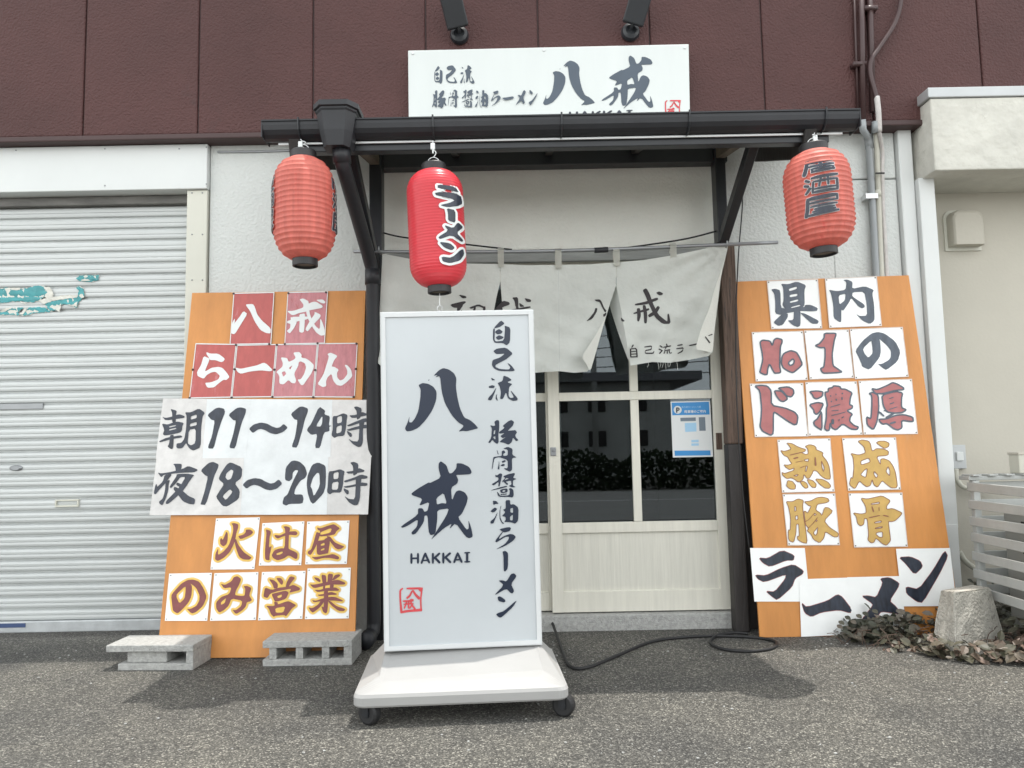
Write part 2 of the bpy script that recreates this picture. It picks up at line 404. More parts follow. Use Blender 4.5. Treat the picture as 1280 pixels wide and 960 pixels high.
def fill(bm, shapes, fn, off, step=0.00012, grid=None):
    """fn(px, py, offset) -> world point"""
    for k, loops in enumerate(shapes):
        vs, es = [], []
        for lp in loops:
            if grid:
                d = []
                for i, a in enumerate(lp):
                    b = lp[(i + 1) % len(lp)]; n = max(1, int(math.hypot(b[0] - a[0], b[1] - a[1]) / grid))
                    d += [(a[0] + (b[0] - a[0]) * t / n, a[1] + (b[1] - a[1]) * t / n) for t in range(n)]
                lp = d
            o = len(vs); n = len(lp); vs += [Vector(p) for p in lp]; es += [(o + i, o + (i + 1) % n) for i in range(n)]
        if grid:
            x0, y0, x1, y1 = gbox([loops]); y = y0 + grid / 2
            while y < y1:
                x = x0 + grid / 2
                while x < x1:
                    if inside((x, y), loops[0]): vs.append(Vector((x + .01 * math.sin(y), y)))
                    x += grid
                y += grid
        r = delaunay_2d_cdt(vs, es, [], 0, 1e-4)
        nv = {}
        for f in r[2]:
            q = [r[0][i] for i in f]; c = (sum(p.x for p in q) / len(q), sum(p.y for p in q) / len(q))
            if not inside(c, loops[0]) or any(inside(c, h) for h in loops[1:]): continue
            for i in f:
                if i not in nv: nv[i] = bm.verts.new(fn(r[0][i].x, r[0][i].y, off + k * step))
            try: bm.faces.new([nv[i] for i in f])
            except ValueError: pass
    return bm
def rim(bm, shapes, fn, off, hw, step=0.00002):
    """a band of half width hw (photo pixels) along every loop"""
    n = 0
    for loops in shapes:
        for lp in loops:
            for i, a in enumerate(lp):
                b = lp[(i + 1) % len(lp)]; dx, dy = b[0] - a[0], b[1] - a[1]; l = math.hypot(dx, dy)
                if l < 1e-6: continue
                dx, dy = dx / l * hw, dy / l * hw; o = off + (n % 40) * step; n += 1
                q = [(a[0] - dy, a[1] + dx), (a[0] + dy, a[1] - dx), (b[0] + dy, b[1] - dx), (b[0] - dy, b[1] + dx)]
                bm.faces.new([bm.verts.new(fn(x, y, o)) for x, y in q])
                o = off + (n % 40) * step; n += 1
                bm.faces.new([bm.verts.new(fn(b[0] + hw * math.cos(t * math.pi / 4), b[1] + hw * math.sin(t * math.pi / 4), o)) for t in range(8)])
    return bm
G = {}
def g(name, x0, y0, s, data): G[name] = glyph(x0, y0, s, data)
# left board
g('hachi_w', 280, 360, 9.143, "222 262 268 295 190 420 122 530 82 520 80 470 96 390 125 345 122 395 112 412 170 340/242 188 330 182 352 215 378 300 430 370 535 462 532 520 480 515 415 480 352 385 300 265")
g('kai_w', 280, 360, 9.143, "1050 135 1130 130 1160 160 1148 178 1110 172/862 130 905 118 965 150 968 180 1000 162 1050 155 1130 205 1120 228 975 255 940 270 860 285 800 310 770 308 720 262 790 262 905 225 908 190 890 165/930 230 975 255 985 310 1010 375 1050 440 1095 475 1100 345 1120 380 1150 470 1150 540 1105 545 1055 510 1000 430 955 340/1035 270 1105 305 1100 335 1020 420 955 500 928 470 985 370 1035 300/775 330 850 328 960 325 965 350 930 362 800 390/760 330 830 350 830 400 800 460 750 522 715 490 755 460 760 410 722 400 722 378 765 365/860 300 925 290 925 345 915 500 890 512 858 500 865 380")
g('ra_w', 235, 425, 11.636, "270 175 320 198 440 198 538 272 515 312 478 322 400 292 318 292 300 250 268 205/228 232 310 268 305 310 245 450 262 452 340 405 440 390 500 405 560 470 605 538 560 582 515 578 440 635 382 688 282 695 245 622 330 618 440 575 465 520 405 462 340 470 270 510 232 565 140 525 130 465 190 365")
g('bar_w', 235, 425, 11.636, "685 400 765 420 880 395 1000 370 1100 328 1150 352 1235 440 1190 456 1060 440 900 458 770 492 720 465")
g('me_w', 340, 425, 11.636, "125 250 220 262 242 320 320 285 345 255 312 195 325 178 400 175 432 215 425 255 500 270 555 310 608 360 605 410 570 490 500 590 455 655 420 655 370 575 420 570 470 490 495 400 480 340 420 310 390 320 380 380 320 490 352 590 335 630 290 628 240 580 170 645 118 640 105 610 110 540 95 500 60 465 150 390 160 340|140 470 185 452 208 490 165 538|245 405 300 365 265 432")
g('n_w', 340, 425, 11.636, "805 205 850 182 945 225 945 245 905 290 865 385 910 392 970 430 945 480 950 550 990 590 1040 572 1095 500 1095 440 1055 360 1095 365 1150 430 1168 520 1150 550 1080 620 1010 668 940 655 890 590 865 490 810 540 785 600 790 670 740 688 660 640 720 550 760 470 830 240")
g('asa', 195, 500, 9.143, "70 190 110 205 180 190 265 160 330 185 320 205 280 210 110 235/165 100 238 122 228 170 225 260 185 260 185 150/65 268 135 280 200 255 250 245 318 262 300 300 295 350 270 375 140 400 95 405 78 390 95 340|150 300 228 285 228 298 150 315|150 335 230 318 230 330 150 350/35 470 120 430 280 402 300 415 290 430 180 445 45 485/160 400 205 395 195 555 170 562 130 530 150 500/330 140 400 140 490 95 560 145 530 190 515 330 510 540 430 578 395 565 370 540 345 490 300 550 250 555 232 540 235 495 290 490 325 440 345 320 350 180|400 185 465 165 465 205 395 225|390 270 465 250 465 288 385 305|375 340 455 325 450 490 400 520 360 495")
g('n11', 195, 500, 9.143, "585 170 680 95 720 85 780 100 790 140 750 240 700 390 660 555 600 555 595 530 640 410 672 235 630 225/825 170 920 92 970 82 1030 100 1025 150 980 260 950 370 905 555 845 550 840 525 880 400 915 235 880 230")
g('tilde1', 0, 0, 1, "311 536 317 530.5 326 528 334 529.5 340 533 346 535 350 534 354.5 529.7 360 534.5 354 540 345 543 338 541.5 331 537.5 326 536 322 537 316 541.5")
g('n14', 330, 500, 9.143, "303 160 400 80 440 73 500 95 503 130 465 230 440 340 380 545 322 540 320 520 355 420 385 230 345 220/630 72 700 120 690 165 755 185 740 290 775 295 745 305 750 355 685 370 640 550 580 548 610 385 540 400 490 350 500 320 540 270|668 175 592 300 645 305 665 265")
g('ji1', 330, 500, 9.143, "783 185 840 180 905 150 955 170 945 230 935 330 915 410 840 415 805 435 770 405 785 330|835 195 890 180 890 255 835 270|830 305 890 285 885 365 825 385/1025 80 1060 72 1118 95 1105 200 1060 230 1060 130/970 175 1050 170 1120 135 1190 160 1180 175 1010 210/945 290 1050 245 1150 205 1225 225 1220 245 1120 255 965 305/940 340 1050 305 1150 280 1215 290 1210 318 1080 330 970 355/1085 230 1150 240 1130 330 1130 480 1110 530 1075 540 1010 500 962 440 1010 470 1080 475 1090 320/945 350 1000 380 1005 415 985 425 955 385")
g('yoru', 185, 570, 9.143, "285 88 375 88 388 105 370 185 320 185 310 120/110 188 150 200 280 178 400 145 460 112 560 150 568 165 520 188 400 190 250 205 180 215 150 245/190 215 280 200 200 310 130 385 85 440 65 425 85 330 100 320 105 355 170 290/200 290 250 270 235 330 230 400 205 480 165 565 130 545 125 520 165 490 180 450 195 380/330 205 440 200 530 215 500 250 440 340 390 410 300 490 230 548 200 545 210 510 280 440 360 355 430 240 370 240 320 310 260 370 245 350 320 240/330 300 400 330 370 360 320 330/300 350 330 360 400 400 460 455 540 490 530 555 470 548 400 520 340 440 290 380")
g('n18', 185, 570, 9.143, "600 165 690 80 745 65 808 95 800 140 760 220 730 330 660 560 600 555 605 535 645 410 685 235 650 220/945 70 1078 130 1070 250 990 310 1050 395 1040 490 905 578 850 570 775 470 810 410 870 320 805 265 830 200 900 95|895 200 950 152 978 170 950 260 910 275 885 245|850 460 935 378 968 410 890 505")
g('tilde2', 0, 0, 1, "303 606 309 600 318 597.5 326 598.5 332 602 338 604.5 343 603.5 348.4 599 353 604.5 346 611 338 613 331 611.5 324 607.5 318 606 314 607 308 611")
g('n20', 320, 570, 9.143, "440 50 500 65 560 120 585 205 560 255 510 280 450 370 435 440 530 438 545 490 530 545 380 548 345 568 305 550 305 520 320 470 360 440 400 340 440 250 485 165 450 160 420 190 415 260 380 290 335 275 330 240 340 130 400 60/710 72 795 110 800 210 795 350 770 430 655 552 620 520 590 420 578 320 590 220 640 100|700 190 725 200 730 340 660 465 640 375 620 345 650 250")
g('ji2', 320, 570, 9.143, "830 175 890 170 960 150 1015 175 1000 230 995 330 970 420 880 415 845 440 810 415 820 330|885 195 945 180 940 260 885 265|870 305 945 290 935 385 865 385/1075 75 1120 65 1172 90 1160 200 1110 230 1110 120/1025 180 1110 170 1175 135 1245 165 1225 185 1060 205/1000 285 1110 250 1200 210 1275 230 1270 258 1150 265 1020 305/990 350 1130 325 1200 300 1275 310 1270 340 1150 345 1030 365/1140 240 1210 230 1195 330 1185 500 1160 560 1120 565 1060 530 1008 455 1060 490 1130 495 1140 330/1000 365 1060 395 1060 430 1040 440 1005 400")
g('hi', 260, 640, 12.8, "370 185 420 175 485 195 480 260 455 330 440 420 415 510 350 640 260 730 160 785 112 760 120 660 165 575 158 690 240 640 330 540 380 400 405 300 400 215/415 440 450 430 480 520 570 640 640 690 700 730 660 765 560 758 500 720 450 590/295 310 318 350 310 470 290 520 245 555 195 510 190 450 210 410 235 450 270 370/605 280 680 280 725 320 690 365 520 440 480 385 570 360 605 320")
g('ha', 350, 640, 12.8, "-227 275 -152 300 -147 340 -167 400 -177 570 -132 540 -147 610 -167 700 -167 775 -237 765 -242 640 -227 450 -217 340/-92 365 0 375 70 340 165 310 250 305 285 335 260 375 150 365 60 385 -30 425 -70 410/45 235 100 225 165 250 145 340 135 560 140 590 250 640 280 670 275 740 250 755 140 690 60 745 -40 775 -110 740 -135 690 -90 610 0 580 75 580 85 330 75 255|-60 665 40 630 45 655 0 680 -50 688")
g('hiru', 350, 640, 12.8, "590 245 640 262 780 215 865 192 962 262 905 305 875 360 780 380 640 395 575 350 585 320 640 335 640 300 605 285|645 325 800 262 828 270 805 330 648 368/580 330 640 370 590 520 490 695 440 660 450 625 500 600 545 460/740 385 800 390 870 480 950 520 1035 550 980 590 930 600 880 575 800 470/590 460 700 450 730 420 790 400 800 480 770 660 740 665 620 690 585 660|650 520 710 490 715 530 655 540|655 600 710 575 710 605 650 620/500 715 560 720 760 690 850 670 945 715 945 750 920 760 800 735 690 735 570 768")
g('no', 205, 705, 10.667, "95 420 130 370 230 260 310 215 390 205 470 235 530 330 570 440 520 560 430 640 370 662 300 595 350 600 430 560 470 490 475 420 430 320 350 255 375 300 365 430 330 510 250 600 180 662 120 625 110 560|290 290 170 400 165 440 205 525 275 460 285 380")
g('mi', 205, 705, 10.667, "755 260 810 280 900 230 930 175 980 160 1030 200 1000 280 960 350 945 415 1040 425 1075 420 1085 330 1060 295 1110 290 1165 320 1140 400 1140 430 1175 480 1150 500 1105 510 1090 570 1040 620 960 670 910 610 960 615 1030 560 1045 490 900 460 860 560 800 615 735 650 695 590 695 510 760 440 870 400 900 310 800 325|830 450 760 510 760 545 810 520")
g('ei', 320, 705, 10.667, "170 200 240 215 290 260 290 320 240 330 220 270/265 185 330 185 365 230 355 275 330 275/455 160 525 180 460 260 430 320 390 325 410 240/120 310 210 345 300 315 440 300 500 275 590 320 580 350 540 360 440 385 460 350 465 330 300 360 190 395 155 455 105 440 100 420/205 400 260 385 390 355 440 375 400 465 290 500 250 500|280 430 345 405 340 440 295 455/130 555 250 560 240 500 290 510 290 540 400 500 440 495 540 548 480 590 400 700 380 680 260 690 235 705 200 670 170 590|255 590 390 565 365 645 265 650")
g('gyo', 320, 705, 10.667, "870 140 935 150 940 260 890 270/960 125 1030 135 1020 200 1000 260 950 260/770 175 830 185 865 220 850 245 800 215/1050 145 1110 135 1128 155 1050 210 1010 220/715 270 770 275 900 250 1040 215 1100 210 1195 250 1180 275 1080 275 1000 275 900 295 770 325/780 345 850 345 930 320 1060 310 1110 340 1100 358 930 360 820 375/900 280 925 290 920 330 890 330/985 275 1040 275 1030 320 985 320/815 410 900 400 1000 370 1080 395 1075 410 960 415 850 430/745 480 800 490 880 460 1000 435 1060 440 1160 485 1150 500 1060 490 950 485 770 510/905 340 960 350 965 430 960 540 950 640 930 660 895 640 870 560 905 580/870 480 920 490 850 580 760 650 730 630 695 575 750 590 830 540/950 480 1000 500 1070 560 1195 600 1170 630 1100 625 1000 550")
# right board
g('ken', 955, 340, 8.533, "180 125 260 130 350 100 450 140 430 200 435 350 400 395 270 400 220 390 195 350 210 300 205 170|265 180 350 155 350 180 270 205|275 245 357 230 355 255 275 270|275 315 365 290 365 310 280 330|290 375 380 350 390 362 290 385/75 185 120 178 175 195 180 380 230 390 430 375 440 350 500 350 575 385 565 415 520 420 380 415 240 440 190 460 120 445 120 320 110 230/190 450 255 440 255 480 200 565 150 575 108 545 110 525/320 400 390 400 390 570 360 588 310 570 250 515 315 512/385 435 430 440 510 480 585 520 575 552 510 552 440 490")
g('nai', 955, 340, 8.533, "690 188 780 205 870 190 880 110 845 85 890 80 945 105 940 180 1075 150 1172 190 1155 230 1175 350 1180 500 1170 525 1130 555 1050 520 980 445 1020 470 1100 465 1095 340 1070 210 945 215 940 260 1070 345 1075 375 1045 388 1010 370 930 275 910 320 845 415 825 400 825 530 805 535 742 490 740 360 715 230|795 250 870 230 865 300 805 350")
g('numero', 935, 405, 10.667, "162 240 195 213 295 226 325 290 346 212 384 188 452 206 456 240 432 300 427 420 422 560 436 636 424 652 356 656 338 630 288 530 262 600 257 672 222 676 158 646 168 600 198 480 188 380 168 290/484 388 570 353 645 376 683 434 726 535 684 584 600 651 545 632 468 586 444 520 453 434|596 462 620 490 606 536 562 555 535 520")
g('one_r', 935, 405, 10.667, "1018 123 1170 123 1172 150 1152 210 1137 300 1122 400 1132 555 1196 598 1255 638 1210 647 1020 656 990 645 965 594 1013 576 1028 450 1028 312 960 317 895 288 955 262 1018 184")
g('no_s', 1055, 400, 12.8, "180 490 300 330 440 215 540 190 650 215 820 340 905 505 860 660 680 802 620 770 540 700 600 705 720 640 750 590 750 490 680 400 560 295 580 350 590 500 570 600 410 800 290 745 280 700 230 590|435 325 300 460 330 540 390 605 460 530 450 400")
g('do', 935, 470, 12, "100 150 200 140 290 150 350 220 350 440 560 480 700 540 750 600 735 720 690 730 600 680 400 540 380 560 380 860 340 890 220 830 180 760 195 640 205 480 180 220/395 220 500 225 580 310 590 350 530 385 480 370 420 290/450 180 600 160 680 200 690 260 650 315 580 300 520 225")
g('noh', 1005, 470, 12, "85 232 200 222 285 237 275 305 190 345 145 325 125 280/80 430 200 395 295 412 245 525 190 580 155 555 145 505/145 685 205 640 268 520 270 815 205 775 155 738/310 245 365 235 365 185 425 175 445 146 538 156 556 195 620 196 724 252 694 330 684 430 728 445 724 484 640 520 728 572 694 615 684 680 756 745 818 762 796 804 700 794 580 714 480 812 416 776 394 700 380 812 342 822 306 786 336 640 336 480 354 440")
g('noh_m', 1005, 470, 12, "s 400 292 18 402 306 18/s 480 268 16 481 284 16/s 572 258 22 580 266 22/s 412 374 18 412 388 18/s 485 345 20 486 366 20/s 572 320 20 572 352 20/s 400 465 12 540 425 14/s 415 522 10 520 512 12/s 415 592 14 520 568 12 625 538 12/s 570 625 18 595 612 18/s 530 650 14 525 670 14/s 432 655 40 430 715 40")
g('atsu', 1070, 470, 12, "236 186 320 205 480 136 550 96 616 118 714 174 718 205 600 214 400 264 290 265/198 262 250 245 334 285 343 480 323 640 303 718 260 806 168 736 158 610 225 645 238 480 238 290/388 286 600 228 702 256 683 330 683 475 752 503 734 526 680 552 560 556 456 536 408 440/348 646 450 646 600 588 720 578 852 616 862 676 830 684 682 664 692 776 630 812 566 792 466 712 400 722 357 686")
g('atsu_m', 1070, 470, 12, "s 390 275 14 490 245 12 600 214 12/s 500 340 12 560 318 14/s 510 418 16 570 398 16/s 500 500 12 620 462 12/s 455 625 34 560 565 34/s 350 540 30 420 600 26/s 515 712 26 590 690 30/s 420 520 16 470 515 14")
g('juku', 965, 545, 12.8, "235 110 320 120 400 165 450 185 540 215 530 245 470 265 540 295 580 285 575 210 530 165 600 135 680 155 710 190 700 215 820 265 805 310 880 400 920 500 940 690 870 690 790 645 720 560 665 550 640 610 600 675 560 680 510 610 500 690 430 745 320 665 240 685 170 630 160 580 200 600 350 550 355 510 280 540 220 500 190 460 260 465 320 445 275 380 250 335 190 310 135 230 200 245 310 210 270 150|510 380 590 360 580 410 530 400|790 390 840 510 825 575 795 480|545 480 570 480 550 570 530 560|340 635 425 610 400 645/250 710 330 725 380 790 370 850 290 850 230 800/450 735 500 720 560 760 580 820 540 840 490 800/560 690 650 710 710 770 700 825 640 820 590 760/690 685 800 690 900 740 945 800 920 835 850 835 760 770")
g('juku_m', 965, 545, 12.8, "s 285 305 14 470 262 14/s 350 360 22 415 342 22/s 380 420 8 500 396 8/s 690 340 18 700 470 30/s 450 510 10 540 475 8")
g('sei', 1050, 545, 12.8, "285 85 350 60 460 80 490 130 510 235 545 230 580 200 700 205 780 245 770 310 580 325 650 465 650 370 700 360 790 395 850 480 890 580 920 790 900 830 820 830 740 770 675 710 600 825 540 780 515 690 490 790 430 815 380 780 310 715 240 850 150 780 175 660 205 680 225 500 210 340 170 275 300 305 410 270 385 170|330 400 460 350 490 415 340 465|325 620 400 535 440 520 415 670|545 560 610 630 580 675 540 610|770 480 800 560 795 640 735 570/580 110 620 82 720 80 790 115 780 170 710 200 650 160")
g('ton_o', 970, 610, 12, "150 200 250 205 330 160 415 185 400 260 415 430 445 600 470 830 400 820 325 775 320 725 350 720 340 540 305 540 300 680 265 820 190 785 185 630 215 630 220 450 190 290|275 280 300 275 305 340 280 350|290 420 325 410 330 470 295 480/420 205 520 195 610 145 690 135 780 155 800 200 740 225 620 240 595 330 660 370 690 415 730 290 790 295 855 350 720 490 800 590 940 680 930 730 870 735 740 650 720 750 655 825 560 770 530 700 465 640 490 610 440 540 430 420 420 350 440 345 475 380 530 270 490 265|570 375 610 400 575 415|560 670 630 580 620 680 590 715|590 480 620 480 610 510")
g('ton_m', 970, 610, 12, "s 430 510 9 500 470 9 560 395 9/s 480 605 9 550 540 9 625 440 9")
g('kotsu_o', 1055, 610, 12, "250 150 350 165 460 140 570 115 685 180 690 205 640 270 640 320 730 305 870 370 860 400 770 490 715 505 665 500 690 700 700 790 640 860 580 840 480 750 450 815 410 825 355 780 370 700 350 460 305 455 300 540 255 570 205 540 185 430 135 370 260 390 335 375 325 270|475 690 500 665 580 655 580 740 530 740|405 235 530 208 535 235 410 250|460 510 565 490 560 515 460 530|470 600 575 575 575 595 470 612")
g('kotsu_m', 1055, 610, 12, "s 420 280 18 445 355 22/s 525 290 10 528 340 12/s 380 445 16 540 410 12/s 590 410 14 665 424 18")
g('ra_b', 935, 680, 4.923, "68 85 120 90 210 38 285 70 280 100 235 100 135 140 90 115/45 190 110 195 200 150 280 125 342 165 335 185 290 210 270 265 180 345 150 325 110 290 165 295 230 215 235 185 100 235 60 215")
g('bar_b', 935, 680, 4.923, "330 362 360 390 490 350 550 310 580 325 640 405 630 425 560 405 450 420 390 448 350 425")
g('me_b', 935, 680, 4.923, "815 212 870 205 930 240 925 265 870 350 910 385 945 435 900 425 820 415 800 440 750 470 690 480 720 440 760 390 770 370 700 320 740 318 790 330 830 240")
g('n_b', 935, 680, 4.923, "930 82 1000 78 1060 105 1075 140 1025 188 970 120/1210 40 1230 75 1180 180 1075 360 1040 355 975 305 972 262 1050 280 1140 160")
# light box
g('hachi', 500, 450, 9.6, "220 300 270 275 340 285 400 320 440 380 435 480 390 600 310 720 220 815 140 850 80 858 58 820 95 740 115 670 108 745 140 750 180 700 220 610 245 450 248 350/400 190 470 120 520 95 590 115 650 160 678 220 670 320 690 460 720 580 770 690 840 720 900 770 940 820 880 835 800 855 750 850 700 860 770 790 700 750 620 660 540 520 500 380 480 190 420 210 455 180/335 240 358 232 345 250")
g('kai', 495, 570, 8.727, "165 410 230 360 360 285 370 295 490 235 465 140 465 80 490 55 550 100 580 190 615 185 660 130 660 78 720 80 800 120 828 175 810 200 700 205 655 205 680 260 670 300 600 345 610 490 650 390 690 372 750 395 785 450 770 520 720 630 675 670 770 805 795 790 790 695 820 780 840 880 800 898 760 880 650 730 580 800 610 735 520 790 420 880 380 915 430 840 550 650 580 570 450 590 450 690 430 850 375 865 355 820 345 650 310 650 305 720 220 845 180 860 165 835 230 770 240 690 130 760 70 785 50 770 240 640 240 570 290 570 310 610 345 595 365 500 250 545 290 465 180 430|440 460 520 400 555 520 500 512 445 530")
g('ji', 595, 395, 8, "185 110 250 42 288 75 240 110 185 125/285 95 345 115 340 265 305 295 270 270 190 270 170 240 170 130 190 120 185 240 200 255 280 245 290 130/195 150 230 128 270 155 250 178 215 185 190 165/195 215 230 190 280 210 260 230 220 240")
g('ko', 595, 395, 8, "172 350 210 325 300 315 370 375 330 410 300 435 230 470 195 490 195 510 240 530 330 535 345 515 310 465 350 490 392 545 360 553 230 550 180 525 158 490 165 440 240 415 290 375 240 380 200 380")
g('ryu', 595, 395, 8, "150 615 195 640 160 645/125 705 160 690 190 700 180 720 135 720/205 710 190 760 155 845 120 840 125 815 160 780/275 595 320 610 360 640 310 662 365 680 330 712 325 800 345 820 380 815 340 735 420 825 410 845 370 850 320 825 300 760 270 830 240 830 250 760 235 700 215 670 265 650/215 780 205 800 220 850 195 830 200 790")
g('ton', 600, 515, 10.667, "190 130 225 105 258 115 255 240 245 300 250 400 230 428 190 400 165 370 130 415 108 408 150 340 160 220 135 175 175 185 205 180|185 250 205 240 200 290 180 300|180 330 205 320 205 370 180 345/300 185 380 120 420 105 455 130 440 180 390 230 370 250 420 245 470 240 495 270 470 310 480 340 515 375 480 390 440 340 425 400 380 438 320 410 260 400 290 370 350 330 300 350 270 320 330 280 260 290 250 270 330 210")
g('kotsu', 600, 515, 10.667, "222 500 235 520 250 570 235 560/305 490 370 462 435 490 430 570 490 605 440 612 425 630 430 770 395 800 310 750 370 750 370 640 250 600 190 620 180 680 165 765 158 760 175 620 180 600 240 590 290 585 290 520 320 510 340 540 310 560 310 585 370 580 370 500/255 640 260 770 235 760 248 700/290 655 330 640 350 655 300 680/270 710 310 690 340 705 300 725")
g('sho', 600, 585, 10.667, "205 90 230 100 265 70 298 80 290 120 260 250 245 245 250 180 180 235 155 215 200 190 245 160 245 125 205 120/310 110 380 80 460 65 465 85 440 130 490 145 440 165 440 235 480 255 430 260 380 240 420 220 415 165 320 190 320 165 390 140 320 125/s 305 165 14 365 215 26/s 360 110 12 300 185 12/148 295 240 265 350 235 370 250 250 280 150 300/225 310 240 370 270 385 390 385 430 395 450 370 445 290 410 265 380 280 400 300 390 365 270 370 250 340/265 290 350 270 370 285 365 325 280 335|300 300 340 290 335 315 300 318/275 345 360 340 360 352 275 360")
g('yu', 600, 585, 10.667, "170 435 215 440 250 475 205 480 180 495/140 575 195 525 232 545 190 590 160 590/240 580 220 640 180 740 140 740 140 710 190 670/285 500 270 560 270 650 290 710 325 742 300 745 265 690 258 590 275 510/340 430 400 425 405 490 450 480 515 530 510 700 470 745 420 725 320 718 345 690 340 650 290 640 340 590 305 555 345 540|405 540 440 530 440 600 405 590|400 650 440 620 435 700 400 695")
g('ra', 600, 665, 8, "191 -29 289 -51 311 -40 300 -10 247 5 225 -2/235 -5 195 50 190 72 240 40 300 18 335 25 360 50 330 90 250 140 150 178 250 120 285 75 290 45 250 50 165 105 150 90 215 5")
g('bar', 600, 665, 8, "225 195 255 188 282 210 278 365 250 398 238 385 235 240")
g('me', 600, 665, 8, "310 420 340 412 368 440 310 520 342 590 325 615 305 610 265 565 135 640 240 530 185 485 225 482 265 495")
g('n', 600, 665, 8, "175 650 200 642 250 675 255 695 235 705 185 690/375 675 330 750 215 855 190 855 160 825 180 810 240 790")
g('bar_h', 510, 60, 7.11, "840 445 880 442 935 435 942 448 870 462")
g('roman', 490, 680, 10.1, "s 245 124 28 245 242 28/s 328 122 28 328 240 28/s 240 182 24 330 180 24/s 372 242 28 415 128 26 424 118 26/s 418 118 26 470 236 30/s 396 208 20 450 206 20/s 516 120 28 516 240 28/s 600 118 28 530 182 26/s 540 170 28 602 236 30/s 648 116 28 648 238 28/s 735 114 28 664 178 26/s 675 168 28 738 232 30/s 785 232 28 828 116 26/s 828 112 26 880 228 30/s 805 200 20 862 196 20/s 948 108 30 948 228 30/s 918 112 18 982 108 18/s 918 226 18 984 222 18")
g('stamp', 490, 680, 10.1, "s 135 560 20 103 585 25 104 700 22 118 855 32/s 112 862 32 200 846 30 372 832 35/s 368 845 22 362 700 18 378 560 22/s 190 562 25 382 560 28/320 555 385 550 380 605 350 600/s 250 598 20 228 650 25 190 682 28/s 262 586 22 300 645 30 345 688 38/s 140 722 22 268 716 22/s 150 760 18 258 752 18/s 185 725 18 155 812 22/s 212 720 18 208 812 20/s 232 702 20 250 770 22 288 816 28/s 266 750 18 222 812 18/s 245 698 18 270 706 18")
# noren
g('hachi_n', 720, 330, 6.4, "155 350 172 355 165 385 130 440 80 460 110 430 145 385/145 285 190 282 205 300 225 350 245 375 232 390 205 340 190 305 160 298/215 405 245 385 240 410 222 425")
g('kai_n', 720, 330, 6.4, "s 552 208 35.1 572 245 37.8 600 320 32.4 645 415 35.1 700 462 37.8 745 470 32.4 738 402 13.5/s 475 325 13.5 560 312 24.3 650 278 21.6/640 230 665 218 698 235 690 248 665 252/s 660 345 24.3 632 388 29.7 585 416 24.3/s 464 395 13.5 580 362 21.6/s 500 360 27.0 505 410 29.7 498 455 16.2/s 545 335 24.3 556 400 29.7 556 470 21.6")
g('small_n', 720, 330, 6.4, "s 458 648 11.7 446 668 9.1/s 436 680 11.7 438 745 11.7/s 436 680 10.4 484 674 11.7 489 745 13.0/s 438 744 10.4 488 742 10.4/s 440 702 7.8 485 697 7.8/s 440 722 7.8 485 719 7.8/s 548 664 9.1 606 656 13.0 602 684 11.7 555 692 10.4 552 714 10.4 618 714 11.7 624 698 6.5/s 672 654 10.4 690 666 10.4/s 664 680 10.4 684 690 10.4/s 668 716 11.7 692 690 7.8/s 700 666 9.1 758 655 10.4/s 724 640 10.4 730 662 10.4/s 722 666 9.1 706 692 9.1 752 686 10.4/s 712 696 9.1 704 716 7.8/s 730 696 9.1 730 716 9.1/s 745 694 9.1 750 714 9.1 766 710 7.8/s 812 652 9.1 850 645 11.7/s 804 678 9.1 860 670 11.7 850 698 11.7 815 716 7.8/s 908 652 9.1 965 640 13.0")
g('flap_n', 720, 330, 6.4, "s 1035 582 9.1 1070 630 11.7/s 1060 574 6.5 1090 562 9.1")
g('shodai_n', 530, 360, 8, "345 65 420 80 425 100 385 105/258 165 400 130 425 140 350 200 290 195/s 380 170 24 330 240 22 270 300 16/s 340 200 24 345 380 22/s 370 230 20 420 270 22/450 195 545 160 610 190 600 205 540 180 470 210/s 605 190 24 590 300 26 560 370 24 530 360 12/s 510 190 22 480 300 22 430 380 14/790 125 850 140 860 165 790 190 735 230 715 200/s 770 200 24 768 380 24/880 95 940 90 945 185 915 190 905 130/s 928 180 26 960 290 26 1040 370 26 1060 320 8/1003 100 1070 115 1070 140 1030 140/s 840 230 16 1060 190 20/950 145 1010 185 960 190")
